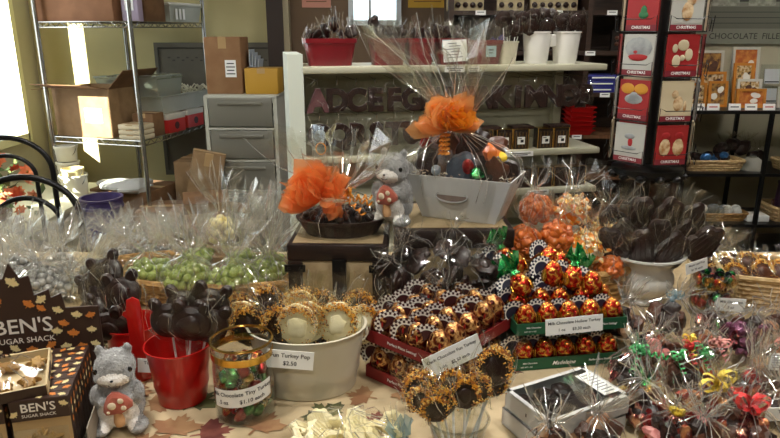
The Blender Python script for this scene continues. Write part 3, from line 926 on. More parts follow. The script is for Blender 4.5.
# papers on the middle wall
for i, (x, m_, w) in enumerate(((-.51, '#c98f7c', .2), (.26, '#c9a03a', .27))):
    t = thing('wall_notice', ('pink', 'yellow')[i] + ' paper notice pinned on the brown wall', 'notice', (x, YM - .012, 1.60))
    b = MB(); b.box((0, .004, .13), (w, .003, .26)); b.build('paper', mat('notice_paper', m_, .8), t, smooth=False)
    b = MB()
    for k in range(5): b.box((0, .0015, .04 + .035 * k), (w * (.7 - .1 * (k % 2)), .001, .006))
    b.build('print_line', KRAFT, t, smooth=False)

# ------------------------------------------------------------------ black shelf unit at the right
SX0, SX1, SY0, SY1 = 1.83, 2.95, 3.98, 4.38
t = thing('black_shelving', 'black metal shelf unit along the right wall', 'shelf unit', (SX0, SY0, 0))
for (x, y) in ((0, 0), (.50, 0), (1.12, 0), (0, .4), (.50, .4), (1.12, .4)):
    b = MB(); b.box((x, y, .49), (.022, .022, .98)); b.build('post', BLACKM, t, smooth=False)
for z in (.98, .59, .26, .07):
    b = MB(); b.box((.56, .2, z - .01), (1.14, .42, .02)); b.build('shelf', BLACKM, t, smooth=False)
OB = [mat('picture_ground', '#b98a44', .6, col2='#5f3c22', ns=30), mat('picture_print', '#c9b083', .6, stops=[(.35, '#3c2a1c'), (.5, '#c9a266'), (.65, '#e6dcc4')], ns=45), mat('orange_print', '#b25a24', .6, col2='#d0843a', ns=30)]
OF = [mat('orange_frame', '#c9822a', .5), mat('white_frame', '#cfcbbd', .5), mat('dark_frame', '#3a2c1e', .5)]
def picture(label, x, z, w, h, fm, pm, y=4.2, lean=-.12, art=None):
    t = thing('framed_print', label, 'picture', (x, y, z), rot=(lean, 0, 0), group='prints on the black shelf')
    b = MB()
    for sx in (-1, 1): b.box((sx * (w/2 - .008), 0, h/2), (.016, .016, h))
    for zz in (.008, h - .008): b.box((0, 0, zz), (w - .032, .016, .016))
    b.build('frame', fm, t, smooth=False)
    b = MB(); b.box((0, .003, h/2), (w - .03, .004, h - .03)); b.build('print', pm, t, smooth=False)
    if art:
        b = MB()
        rnd = random.Random(int(x * 100))
        for k in range(4): b.prism([(px_ * 1 + rnd.uniform(-.25, .25) * w, pz_ + h * (.5 + rnd.uniform(-.2, .2))) for px_, pz_ in [(0, 0)]] * 1 + lobed(.16 * w, 5, .3, 14), .001) if False else b.ell((rnd.uniform(-.25, .25) * w, 0, h * (.5 + rnd.uniform(-.22, .22))), (w * .13, .003, h * .12), 10, 5, amp=.4, fr=30, sd=k)
        b.build('printed_motif', art, t)
    return t
SHZ = .981
specs = [('tall narrow card with brown sweets picture at the shelf end', 1.93, .981, .15, .25, 1, 1, 4.27), ('white framed print with a grey slot near the spinner', 2.13, 1.11, .2, .19, 1, 0, 4.28),
         ('dark photo in a white frame at the shelf middle', 2.43, 1.11, .19, .21, 1, 2, 4.29), ('small orange framed dog print, lower left', 1.97, .981, .15, .14, 0, 1, 4.16), ('upright orange framed print of a figure', 2.14, .981, .13, .15, 0, 0, 4.15),
         ('yellow framed print of gathered animals', 2.14, 1.06, .17, .12, 0, 1, 4.22), ('orange framed print above the parchment card', 2.37, 1.10, .14, .13, 0, 1, 4.21), ('parchment coloured card over the orange box', 2.41, 1.0, .17, .14, 1, 1, 4.19), ('wide orange box with autumn picture', 2.37, .981, .2, .11, 0, 2, 4.10),
         ('small dark card at the far right of the shelf', 2.66, .981, .11, .12, 1, 1, 4.12), ('plain grey card standing beside the acrylic holder', 2.86, 1.0, .14, .16, 1, 0, 4.2)]
for i, s in enumerate(specs):
    s = list(s); s[4] += s[2] - .981; s[2] = .981
    picture(s[0], 1.90 + (s[1] - 1.93) * .80, s[2] + .001, s[3] * .92, s[4] * 1.08, OF[s[5]], OB[s[6]], y=s[7], art=(MILK if i % 2 else OFFW))
t = thing('leaflet_holder', 'clear acrylic leaflet holder at the right end of the black shelf', 'holder', (2.475, 4.235, .981))
b = MB(); b.box((0, .0, .13), (.24, .004, .26)); b.build('back_plate', PLASTIC, t, smooth=False)
b = MB(); b.box((0, -.03, .003), (.24, .07, .006)); b.box((0, -.045, .12), (.24, .07, .004)); b.build('ledge', PLASTIC, t, smooth=False)
for i, (x, z) in enumerate(((2.40, 1.12), (2.51, 1.12), (2.40, 1.0), (2.51, 1.0))):
    t = thing('leaflet', 'white leaflet in the clear holder, ' + ('upper left', 'upper right', 'lower left', 'lower right')[i] + ' pocket', 'leaflet', (x + .02, 4.2, z), rot=(-.15, 0, 0), group='leaflets in the clear holder')
    b = MB(); b.box((0, 0, .05), (.095, .004, .09)); b.build('paper', mat('leaflet_paper', '#b9bcbd', .6), t, smooth=False)
    b = MB(); b.box((0, -.004, .015), (.09, .001, .006)); b.build('print_line', BLACKM, t, smooth=False)
for i, x in enumerate((1.88, 1.97, 2.10, 2.2, 2.31, 2.42, 2.55, 2.66, 2.78)):
    t = thing('shelf_ticket', 'small white ticket on the top edge of the black shelf, ' + ('first', 'second', 'third', 'fourth', 'fifth', 'sixth', 'seventh', 'eighth', 'ninth')[i] + ' from the card spinner', 'price tag', (x, 3.99, .981), rot=(-.2, 0, 0), group='tickets on the black shelf')
    b = MB(); b.box((0, 0, .02), (.075, .002, .04)); b.build('card', CARDW, t, smooth=False)
    b = MB(); b.box((0, -.0015, .02), (.05, .001, .006)); b.build('print_line', REDP if i % 3 == 1 else INK, t, smooth=False)

def crumple_lump(t, c, r, m, sd, name='wrapped_chocolate', film_=CELLO):
    b = MB(); b.ell(c, r, 9, 6, amp=.6, fr=14, sd=sd); b.build(name, m, t, smooth=False)
def small_basket(label, loc, rx, ry, h, fill, n=12, r=.03, wm=WICKP, rect=True, seed=0, cat='basket', name='wicker_basket'):
    t = thing(name, label, cat, loc)
    basket(t, rx, ry, h, wm, rect=rect, rows=4, n=28)
    rnd = random.Random(seed)
    for i in range(n):
        crumple_lump(t, (rnd.uniform(-.75, .75) * rx, rnd.uniform(-.6, .6) * ry, h * .8 + rnd.uniform(0, r)), (r, r * .8, r * .8), fill[i % len(fill)], seed + i)
    return t
GREYW = mat('silver_blue_wrap', '#8f9aa4', .3, .5, bump=.4, bs=60)
BLUEW = mat('blue_wrap', '#2f5f8f', .35, .3)
small_basket('long straw basket of blue and brown wraps on the middle black shelf', (2.06, 4.12, .59), .185, .09, .065, [DARK, BLUEW, MILK, BLUEW, DARK], 12, .033, WICKP, seed=3)
t = thing('grey_dome', 'upturned grey bowl on the middle black shelf', 'bowl', (2.33, 4.12, .59))
b = MB(); b.lathe([(.082, 0), (.078, .02), (.06, .055), (.035, .075), (0, .08)], 24); b.build('bowl_body', mat('grey_clay', '#8d8a7e', .6), t)
b = MB(); b.lathe([(.02, .076), (.022, .084), (.0, .085)], 16); b.build('foot_ring', mat('grey_clay_foot', '#7d7a6f', .6), t)
for i, (x, y, z) in enumerate(((2.2, 4.25, .6), (2.27, 4.27, .68), (2.35, 4.27, .66), (2.42, 4.25, .61), (2.20, 4.26, .66))):
    t = thing('wrapped_bundle', 'cellophane bundle of dark chocolate behind the grey bowl, ' + ('lowest left', 'topmost', 'upper right', 'lowest right', 'upper left')[i], 'candy bag', (x, y, z), group='dark bundles on the black shelf')
    crumple_lump(t, (0, 0, .04), (.055, .045, .045), DARK, i * 5, name='chocolate')
    b = MB(); cello(b, bag_stations(.06, .09, .05, .05), 18, sd=i, c=(0, 0, -.005)); b.build('wrapper', CELLO_POP, t, smooth=False)
small_basket('straw basket of dark bundles right on the middle black shelf', (2.62, 4.1, .59), .14, .09, .06, [DARK, GREYW, DARK], 10, .04, WICKP, seed=9)
small_basket('low basket of silver wrapped sweets on the lower black shelf', (2.15, 4.13, .26), .17, .1, .05, [GREYW, CARDW, GREYW], 14, .035, WICK, seed=14)
t = thing('white_tray', 'small white tray beside the silver sweets on the lower shelf', 'tray', (2.38, 4.08, .26))
b = MB(); b.rbox((0, 0, .02), (.14, .1, .04), .004); b.build('tray_body', CARDW, t)
b = MB(); b.rbox((0, 0, .043), (.12, .08, .006), .003); b.build('tray_floor', OFFW, t)
small_basket('brown rimmed basket at the right end of the lower black shelf', (2.62, 4.12, .26), .15, .11, .09, [MILK, DARK], 8, .035, WICKP, seed=21)
t = thing('snack_pouch', 'dark purple snack pouch with white lettering in the right basket', 'pouch', (2.58, 4.12, .34), rot=(-.1, .05, 0))
b = MB(); b.prism([(-.055, 0), (.055, 0), (.06, .04), (.05, .15), (.056, .17), (-.056, .17), (-.05, .15), (-.06, .04)], .04, puff=.12); b.build('pouch_body', mat('plum_pouch', '#3a2036', .4), t)
text('MIXED', .026, CARDW, t, (0, -.022, .10), bold=.02); text('NUTS', .022, CARDW, t, (0, -.022, .07), bold=.02)

# sign on the right wall
t = thing('wall_sign', 'grey framed wall sign with old photograph reading CHOCOLATE FILLED', 'sign', (2.82, 4.545, 1.36))
SG = mat('sign_grey', '#6f6f62', .6); 
b = MB(); b.box((-.05, 0, .36), (1.7, .02, .72)); b.build('board', mat('sign_board', '#8b8b7c', .6), t, smooth=False)
b = MB()
b.box((-.02, -.013, .17), (1.44, .006, .14)); b.build('caption_band', SG, t, smooth=False)
b = MB()
for k in range(3): b.box((-.02, -.018, .135 + .035 * k), (1.40, .003, .003))
b.build('rule_line', INK, t, smooth=False)
b = MB(); b.box((-.02, -.013, .50), (1.44, .008, .46)); b.build('photograph', mat('old_photo', '#55554a', .6, col2='#3f3f37', ns=4), t, smooth=False)
rnd = random.Random(8)
for k in range(6):
    x = -.60 + .24 * k
    b = MB(); b.prism([(x - .09, .245), (x + .09, .245), (x + .085, .33), (x + .05, .385), (x - .05, .385), (x - .085, .33)], .01, y0=-.020); b.ell((x, -.02, .43), (.035, .008, .045), 12, 8); b.build('printed_figure', mat('photo_white', '#b5b4a2', .7, col2='#8f8e7e', ns=25), t)
text('CHOCOLATE  FILLED  CANDIES', .054, mat('sign_letter', '#35352d', .6), t, (-.68, -.012, .05), align='LEFT', bold=.004)

# ------------------------------------------------------------------ greeting card spinner
SP = W(662, 160, 2.32); SPX = SP.x - .05
sp = thing('card_spinner', 'black wire greeting card spinner packed with Christmas cards', 'card rack', (SPX, 2.32, 0))
ZT = 1.72
b = MB(); b.tube([(0, 0, 0), (0, 0, ZT)], .016, 10); b.build('pole', BLACKM, sp)
b = MB(); b.lathe([(.26, 0), (.26, .02), (.04, .05), (0, .05)], 24); b.build('base', BLACKM, sp)
b = MB(); b.lathe([(0, .945), (.11, .945), (.125, .955), (.125, .975), (.10, .985), (0, .985)], 24)
for k in range(12):
    a = 2 * pi * k / 12; b.ell((.12 * cos(a), .12 * sin(a), .95), (.020, .020, .014), 8, 5)
b.build('turntable', BLACKM, sp)
rowz = [1.005, 1.152, 1.30, 1.445, 1.59]
CARDART = ['#a9b3a4', '#b5382c', '#c9c4b4', '#3f6a45', '#c98a3a', '#8f9aa0']
cid = 0
sides = []
NS = 6
yaw0 = radians(-82)
sidew = .128; apo = .125
fig_red = mat('card_red', '#a82428', .55); fig_green = mat('card_green', '#2a6a3e', .55); fig_tan = mat('card_tan', '#a8794a', .6, col2='#d8c09a', ns=40); fig_grey = mat('card_grey', '#7d8183', .6, col2='#a3a6a6', ns=20); fig_gold = mat('card_gold', '#c98f2e', .55)
cw_white = mat('card_stock', '#b5b5ae', .5); cw_cream = mat('card_cream', '#cdbfa0', .55); cw_red = mat('card_stock_red', '#9c2426', .5)
band = mat('card_band', '#7c2430', .5)
words_side = ['left', 'right', 'far right', 'rear right', 'rear left', 'far left']
words_row = ['bottom', 'second lowest', 'middle', 'second highest', 'top']
for s_ in range(NS):
    th = yaw0 - pi/3 * 1 + s_ * pi / 3     # outward direction
    d = Vector((cos(th), sin(th), 0))
    rz = th + pi / 2
    sides.append(rz)
    for r_, z in enumerate(rowz):
        b = MB()
        hw = sidew / 2
        b.T = on((d.x * (apo + .012), d.y * (apo + .012), z), rz)
        b.tube([(-hw, -.012, .0), (hw, -.012, 0), (hw, -.016, .05), (hw - .02, -.016, .04), (-hw + .02, -.016, .04), (-hw, -.016, .05)], .0015, 5, closed=True)
        b.tube([(-hw, .004, 0), (-hw, .004, .13), (hw, .004, .13), (hw, .004, 0)], .0015, 5, closed=True)
        b.build('wire_pocket', BLACKM, sp)
        if s_ in (3,) : continue
        vis = s_ in (0, 1)
        key = (r_ + 1, s_ + 1)
        stock = {(4, 1): cw_red, (3, 1): cw_white, (2, 1): cw_red, (1, 1): cw_white, (4, 2): cw_white, (3, 2): cw_red, (2, 2): cw_cream, (1, 2): cw_red}.get(key, (cw_white, cw_red, cw_cream)[(r_ + s_) % 3])
        desc = {(4, 1): 'Christmas card with a bear in red and a green tree', (4, 2): 'white Christmas card with a dog in a red hat', (3, 1): 'grey Christmas card with a red truck', (3, 2): 'red Christmas card with frosted biscuits',
                (2, 1): 'Christmas card with a grey cat on a red and gold present', (2, 2): 'cream Christmas card with a fawn', (1, 1): 'white Christmas card with a small red figure', (1, 2): 'Christmas card with two puppies in red hats'}.get(key)
        nm = words_side[s_ % 6]
        lab = (desc + ' on the spinner') if desc else ('greeting card in the ' + words_row[r_] + ' pocket, ' + nm + ' side of the spinner')
        loc = (SPX + d.x * (apo + .008), 2.32 + d.y * (apo + .008), z + .003)
        ct = thing('greeting_card', lab, 'card', loc, rz, group='cards on the spinner')
        b = MB(); b.box((0, 0, .067), (.112, .005, .134)); b.build('card_stock', stock, ct, smooth=False)
        b = MB(); b.box((0, -.0035, .010), (.112, .001, .018)); b.build('band', band, ct, smooth=False)
        text('CHRISTMAS', .013, CARDW, ct, (0, -.0045, .0105), bold=.02)
        def part(nm_, m_, els):
            q = MB()
            for (x, z_, rx_, rz_) in els: q.ell((x, -.0035, z_), (rx_, .002, rz_), 12, 6)
            q.build(nm_, m_, ct)
        if key == (4, 1):
            part('printed_bear', cw_white, [(0, .118, .03, .018), (-.02, .132, .008, .008), (.02, .132, .008, .008)]); part('printed_tree', fig_green, [(.005, .06, .012, .02), (.005, .05, .018, .012)])
        elif key == (4, 2): part('printed_dog', fig_tan, [(0, .06, .02, .03), (.01, .092, .016, .014)]); part('printed_hat', fig_red, [(.018, .11, .014, .012)])
        elif key == (3, 1): part('printed_hill', fig_grey, [(0, .09, .05, .035)]); part('printed_truck', fig_red, [(0, .062, .036, .014), (-.008, .078, .018, .012)])
        elif key == (3, 2): part('printed_biscuits', cw_cream, [(-.02, .05, .015, .02), (.022, .07, .014, .02), (0, .1, .02, .018), (-.028, .09, .01, .014), (.0, .06, .01, .01)])
        elif key == (2, 1): part('printed_bow', fig_gold, [(-.025, .105, .026, .018), (.025, .105, .026, .018)]); part('printed_cat', fig_grey, [(0, .07, .034, .017), (0, .08, .016, .014)])
        elif key == (2, 2): part('printed_fawn', fig_tan, [(.005, .06, .018, .025), (-.008, .09, .012, .014), (.03, .05, .006, .02)])
        elif key == (1, 1): part('printed_figure', fig_red, [(.004, .07, .009, .016)]); part('printed_hill', fig_grey, [(0, .05, .03, .008), (.0, .09, .02, .01)])
        elif key == (1, 2): part('printed_puppies', fig_tan, [(-.024, .06, .02, .03), (.024, .06, .02, .03)]); part('printed_hats', fig_red, [(-.024, .1, .016, .012), (.024, .1, .016, .012)])
        elif vis: part('printed_motif', fig_red, [(0, .07, .03, .03)])

# ================================================================== THE WHITE DISPLAY UNIT (gondola)
GL, GR = Vector((-.345, 2.60, 0)), Vector((.905, 2.86, 0))
GU = (GR - GL).normalized(); GV = Vector((-GU.y, GU.x, 0)); GA = atan2(GU.y, GU.x); GLEN = (GR - GL).length
def gp(u, v, z):
    p = GL + GU * u + GV * v
    return (p.x, p.y, z)
GW = mat('display_cream_metal', '#b9b69f', .45, col2='#b2af98', ns=4)
GWH = mat('display_white_paint', '#d3dace', .5)
go = thing('display_unit', 'cream metal shop display unit with shelves and hanging chocolate letters', 'shelf unit', (GL.x, GL.y, 0), GA)
b = MB(); b.box((GLEN/2, .33, .66), (GLEN - .06, .02, 1.28)); b.build('back_panel', GW, go, smooth=False)
b = MB(); b.box((-.025, .16, .68), (.06, .34, 1.36)); b.build('side_panel', GWH, go, smooth=False)
b = MB(); b.box((GLEN - .05, .31, .66), (.04, .05, 1.28)); b.build('upright', GW, go, smooth=False)
for z in (1.31, .95, .775, .55): 
    b = MB(); b.rbox((GLEN/2 + .01, .16, z - .012), (GLEN + .03, .34, .026), .004); b.build('shelf', GW, go)
for z in (1.20, 1.055):
    b = MB(); b.box((GLEN/2, .315, z + .02), (GLEN - .08, .012, .03)); b.build('peg_rail', GW, go, smooth=False)
b = MB(); b.box((GLEN/2, .16, .2), (GLEN - .02, .32, .4)); b.build('base', GW, go, smooth=False)
for z in (.87, .69): 
    b = MB(); b.box((GLEN/2, .316, z), (GLEN - .08, .004, .004)); b.build('panel_seam', INK, go, smooth=False)
for u in (.93,):
    b = MB(); b.box((u, .316, .86), (.004, .004, .16)); b.build('panel_seam', INK, go, smooth=False)

# hanging chocolate letters
def letter(ch, label, u, z, group, sz=.092, v=.02, m=DARK, vis=.0):
    t = thing('chocolate_letter', label, 'chocolate letter', gp(u, v, z), GA + random.Random(int(u*1000)).uniform(-.12, .12), group=group)
    key = ('L', ch, m.name)
    if key not in _TXT:
        cu = bpy.data.curves.new('txt', 'FONT'); cu.body = ch; cu.size = sz * 1.32; cu.align_x = 'CENTER'; cu.extrude = .006; cu.bevel_depth = .0025; cu.offset = .0045; cu.resolution_u = 3
        o = bpy.data.objects.new('txt', cu); COL.objects.link(o)
        dg = bpy.context.evaluated_depsgraph_get(); dg.update()
        me = bpy.data.meshes.new_from_object(o.evaluated_get(dg)); bpy.data.objects.remove(o)
        me.transform(Matrix.Rotation(pi / 2, 4, 'X')); me.materials.clear(); me.materials.append(m)
        _TXT[key] = me
    o = bpy.data.objects.new('letter', _TXT[key]); COL.objects.link(o); attach(o, t); o.location = (0, 0, -.098)
    b = MB(); rnd = random.Random(int(u * 999) + int(z * 77))
    nx, nz = 7, 9
    for side in (-1, 1):
        vs = []
        for j in range(nz):
            for i in range(nx):
                x = (i / (nx-1) - .5) * .088; zz = .012 - .125 * j / (nz-1)
                e = (1 - abs(2*i/(nx-1) - 1) ** 3) * (1 - abs(2*j/(nz-1) - 1) ** 4)
                vs.append((x + rnd.uniform(-.002, .002), side * (.003 + .013 * e + rnd.uniform(-.006, .006) * e), zz))
        b.add(vs, [(j*nx+i, j*nx+i+1, (j+1)*nx+i+1, (j+1)*nx+i) for j in range(nz-1) for i in range(nx-1)])
    for k in range(9):  # short pale tubes added as glints on the crumpled wrapper
        x, z_ = rnd.uniform(-.04, .04), rnd.uniform(-.1, .01); a = rnd.uniform(-1, 1) + (1.57 if k % 2 else 0); L = rnd.uniform(.012, .035)
        b.tube([(x, -.0165, z_), (x + L * .5 * cos(a), -.0175 + rnd.uniform(-.002, .002), z_ + L * .5 * sin(a)), (x + L * cos(a), -.0155, z_ + L * sin(a))], [.0006, .0011, .0004], 3, mi=1)
    b.build('wrapper', CELLO, t, smooth=False)
    b = MB(); b.tube([(0, .0, .004), (0, .0, .022), (0, -.008, .030)], .0018, 5); b.tube([(0, 0, .022), (0, .26, .022)], .0018, 5); b.build('peg_hook', STEEL, t)
row1 = 'ADCEFGHJLWKIMNOP'
for i, ch in enumerate(row1):
    letter(ch, 'bagged chocolate letter %s in the upper hanging row of the display unit' % ch, .062 + i * (GLEN - .10) / 15.2, 1.235, 'letters hanging in the upper row', m=PINKCH if i == 0 else DARK)
row2 = 'OQRSTU'
for i, ch in enumerate(row2):
    letter(ch, 'bagged chocolate letter %s in the lower hanging row of the display unit' % ch, .066 + i * .078, 1.095, 'letters hanging in the lower row')
for i, ch in enumerate('VXYZB'):
    letter(ch, 'bagged chocolate letter %s low behind the gift wraps on the display unit' % ch, .30 + i * .085, .945, 'letters hanging at the bottom', v=.01) if False else None

# little black and gold chocolate boxes
def mini_box(label, u, z, group, dark=False, v=.03):
    t = thing('truffle_box', label, 'box', gp(u, v, z), GA, group=group)
    b = MB(); b.box((0, .02, .044), (.070, .05, .088)); b.build('box_body', DKBROWN, t, smooth=False)
    b = MB(); b.tube([(-.035, -.006, .001), (.035, -.006, .001), (.035, -.006, .088), (-.035, -.006, .088)], .0022, 4, closed=True); b.box((0, .02, .0885), (.07, .05, .001)); b.build('gold_edge', GOLD, t, smooth=False)
    b = MB(); b.box((0, -.0055, .04), (.062, .002, .070)); b.build('window', DARK, t, smooth=False)
    if not dark:
        b = MB()
        for k in range(4): b.box((-.024 + .016 * k, -.007, .04), (.003, .001, .068))
        b.build('divider', mat('gold_divider', '#6d5228', .5), t, smooth=False)
        b = MB(); b.box((.0, -.009, .038), (.034, .001, .032)); lb = b.build('paper_label', CARDW, t, smooth=False)
        b = MB(); b.box((.004, -.0100, .036), (.014, .0006, .012)); b.box((-.006, -.0100, .048), (.016, .0006, .003)); b.build('print_mark', INK, lb, smooth=False)
    b = MB(); cello(b, [(0, .048, .02, .002), (.04, .050, .03, .003), (.08, .046, .05, .003), (.09, .02, .2, .004)], 16, sd=int(u*500), sy=.62, c=(0, .02, 0)); b.build('wrapper', CELLO_POP, t, smooth=False)
for i, u in enumerate((.70, .775, .865, .94, 1.055, 1.13)):
    mini_box('gold edged truffle box with white label, ' + ('first', 'second', 'third', 'fourth', 'fifth', 'sixth')[i] + ' from left on the upper box shelf', u, .95, 'truffle boxes on the upper box shelf')
for i, u in enumerate((.965, 1.065, 1.145, 1.225)):
    mini_box('small dark windowed truffle box, ' + ('first', 'second', 'third', 'fourth')[i] + ' from the left on the lower box shelf', u, .775, 'truffle boxes on the lower box shelf', dark=True)
for i, (u, z) in enumerate(((.80, 1.035), (.95, 1.035), (1.12, 1.035))):
    t = thing('choc_slab', 'wrapped dark chocolate slab lying on the truffle boxes, ' + ('leftmost', 'middle', 'rightmost')[i], 'chocolate', gp(u, .06, z), GA, group='slabs on the truffle boxes')
    b = MB(); b.rbox((0, 0, .008), (.10, .07, .014), .003); b.build('slab', DARK, t)
    b = MB(); b.ell((0, 0, .01), (.065, .05, .014), 16, 7, amp=.5, fr=30, sd=i); b.build('wrapper', CELLO, t, smooth=False)
for i, (u, z, w) in enumerate(((.62, 1.297, .085), (.70, 1.297, .05), (.92, .936, .13), (1.02, .761, .1))):
    t = thing('edge_label', 'white printed strip on the display shelf edge, ' + ('left one on the top shelf', 'right one on the top shelf', 'on the truffle box shelf', 'on the lowest visible shelf')[i], 'price tag', gp(u, -.0115, z - .0), GA, group='strips on the display shelf edges')
    b = MB(); b.box((0, 0, 0), (w, .002, .022)); b.build('card', CARDW, t, smooth=False)
    b = MB(); b.box((0, -.0015, .003), (w * .8, .001, .003)); b.box((0, -.0015, -.004), (w * .6, .001, .003)); b.build('print_line', INK, t, smooth=False)

# planters and cups on its top
def wrapped_lump(t, c, r, sd, m=DARK, name='chocolate', flare=1.0):
    q = MB(); rnd = random.Random(sd)
    R = Euler((rnd.uniform(-.5, .5), rnd.uniform(-.5, .5), rnd.uniform(0, 6))).to_matrix()
    q.T = on(c, R=R)
    q.prism(lobed(r * .8, rnd.choice((4, 5, 6)), .25, 24, sz=1.15), r * .55, puff=.3)
    o = q.build(name, m, t)
    q = MB(); q.T = on(c, R=R)
    cello(q, [(-r*1.25, r*.4, .1, .002), (-r*.7, r*.95, .08, .004), (0, r*1.1, .08, .005), (r*.75, r*.95, .15, .006), (r*1.3*flare, r*.9, .3, .008)], 18, sd=sd, sy=.55)
    q.build('wrapper', CELLO_POP, t, smooth=False)

def choc_pack(label, loc, r, sd, group, rz=0.0, m=DARK):
    t = thing('wrapped_chocolate', label, 'chocolate', loc, rz, group=group)
    wrapped_lump(t, (0, 0, 0), r, sd, m)
    return t

def planter(label, u, w, h, m, z=1.31, v=.12, l=.13, name='red_planter'):
    t = thing(name, label, 'planter', gp(u, v, z), GA)
    b = MB()
    def ring(s_, zz, ins=0.0):
        pts = []
        for k in range(28):
            a = 2 * pi * k / 28; e = .35
            cx = abs(cos(a)) ** e * (1 if cos(a) >= 0 else -1); cy = abs(sin(a)) ** e * (1 if sin(a) >= 0 else -1)
            wob = 1 + .012 * (1 if k % 2 else -1)
            pts.append(((w/2 * s_ - ins) * cx * wob, (l/2 * s_ - ins) * cy * wob, zz))
        return pts
    R_ = [ring(.80, 0), ring(.94, h * .82), ring(1.0, h * .84), ring(1.02, h), ring(1.02, h, .005), ring(.80, h * .1, .004)]
    vs = [p for q in R_ for p in q]; n = 28
    fs = [(k*n+i, k*n+(i+1)%n, (k+1)*n+(i+1)%n, (k+1)*n+i) for k in range(5) for i in range(n)] + [tuple(range(n-1, -1, -1)), tuple(5*n+i for i in range(n))]
    b.add(vs, fs); b.build('body', m, t)
    return t
pl = [(.125, .215, 'red planter at the left end of the display top'), (.365, .15, 'narrow red planter second on the display top'), (.50, .12, 'red planter behind the gift cellophane'), (.64, .14, 'red planter behind the printed list card'), (.775, .17, 'red planter nearest the white cups')]
sdc = 0
for i, (u, w, lab) in enumerate(pl):
    planter(lab, u, w, .108 if i < 4 else .10, CRIMS)
    n = int(w / .045) + 2
    rnd = random.Random(i + 50)
    for k in range(n):
        sdc += 1
        p = gp(u - w/2 * .8 + w * .8 * k / max(1, n - 1), .12 + rnd.uniform(-.03, .03), 1.31 + .108 + rnd.uniform(0, .03) + (.045 if (i, k) in ((1, 0), (0, 3)) else 0))
        choc_pack('cellophane wrapped dark chocolate in the %s, %s from its left' % (('leftmost red planter', 'narrow red planter', 'third red planter', 'fourth red planter', 'red planter by the cups')[i], ('first', 'second', 'third', 'fourth', 'fifth', 'sixth', 'seventh')[k]), p, .036, sdc, 'chocolates in the red planters')
t = thing('price_list', 'white typed list card propped before the red planters', 'card', gp(.62, -.02, 1.33), GA, rot=(-.1, -.06, GA))
b = MB(); b.box((0, 0, .04), (.10, .002, .085)); b.build('card', CARDW, t, smooth=False)
b = MB()
for k in range(6): b.box((-.01 * (k % 2), -.0016, .015 + .011 * k), (.06 - .012 * (k % 3), .001, .0026))
b.build('print_line', mat('grey_ink', '#5d5d66', .7), t, smooth=False)
for i, (u, z) in enumerate(((.60, 1.37), (.79, 1.345))):
    t = thing('blue_tag', ('left', 'right')[i] + ' pale blue price tag on a red planter', 'price tag', gp(u, .036, z), GA)
    b = MB(); b.box((0, 0, .02), (.045, .002, .045)); b.build('card', mat('pale_blue_card', '#9fb9bd', .7), t, smooth=False)
    b = MB(); b.box((0, -.0016, .026), (.022, .001, .004)); b.box((0, -.0016, .014), (.018, .001, .003)); b.build('print_line', INK, t, smooth=False)

def cup(label, u, r, h, m, v=.1, sq=1.0, name='white_cup', handle=False):
    t = thing(name, label, 'cup', gp(u, v, 1.31), GA)
    b = MB(); b.lathe([(r*.78, 0), (r*.8, .004), (r, h), (r*1.05, h), (r*1.05, h-.006), (r*.97, h-.004), (r*.76, .008), (0, .008)], 28, sx=1, sy=sq); b.build('body', m, t)
    if handle:
        b = MB(); b.box((.0, 0, 0), (.001, .001, .001)); b.v = []; b.f = []; b.m = []
        b.rbox((r * 1.3, -.01, h * .72), (r * .9, .02, h * .40), .008); b.build('side_grip', m, t)
    return t
IV = mat('ivory_cup', '#cfc9b4', .5)
cup('small ivory cup of wrapped chocolate pops beside the red planters', .885, .048, .095, IV)
cup('left white enamel bucket on the display top', 1.02, .062, .135, CERAM, handle=True)
cup('right white enamel bucket at the end of the display top', 1.155, .062, .135, CERAM)
def lolly(label, loc, r, sd, group, m=DARK, stick=.10, tilt=(0, 0), name='chocolate_lollipop'):
    t = thing(name, label, 'lollipop', loc, rot=(tilt[0], tilt[1], 0), group=group)
    b = MB(); b.tube([(0, 0, -.0), (0, 0, stick)], .0022, 6); b.build('stick', CARDW, t)
    b = MB(); b.prism([(x, z + stick + r * .8) for x, z in lobed(r, 7, .1, 28)], r * .4, puff=.3); b.ell((0, -r * .2, stick + r * .8), (r * .45, r * .15, r * .45), 10, 6, amp=.4, fr=60, sd=sd); b.build('chocolate', m, t)
    b = MB(); cello(b, [(stick - .012, r*.3, .3, .002), (stick, r*.12, .2, 0), (stick + r*.4, r*.9, .08, .004), (stick + r*1.2, r*1.12, .1, .005), (stick + r*2.0, r*.75, .25, .006)], 18, sd=sd, sy=.5, folds=.3, fw=.0006); b.build('wrapper', CELLO_POP, t, smooth=False)
    return t
rnd = random.Random(77)
names = ['ivory cup', 'left white enamel bucket', 'right white enamel bucket']
for ci, (u, n) in enumerate(((.885, 6), (1.02, 6), (1.155, 5))):
    for k in range(n):
        du = (k / (n - 1) - .5) * .12
        lolly('wrapped dark lollipop in the %s, %s from the left' % (names[ci], ('first', 'second', 'third', 'fourth', 'fifth', 'sixth')[k]), gp(u + du * .35, .10 + rnd.uniform(-.02, .02), 1.32), .036, 200 + ci * 10 + k, 'lollipops on the display top', stick=.10 + (.04 if k % 2 else 0) + (.02 if ci else .01) - (.02 if ci == 2 else 0), tilt=(rnd.uniform(-.1, .25), du * 3.2))

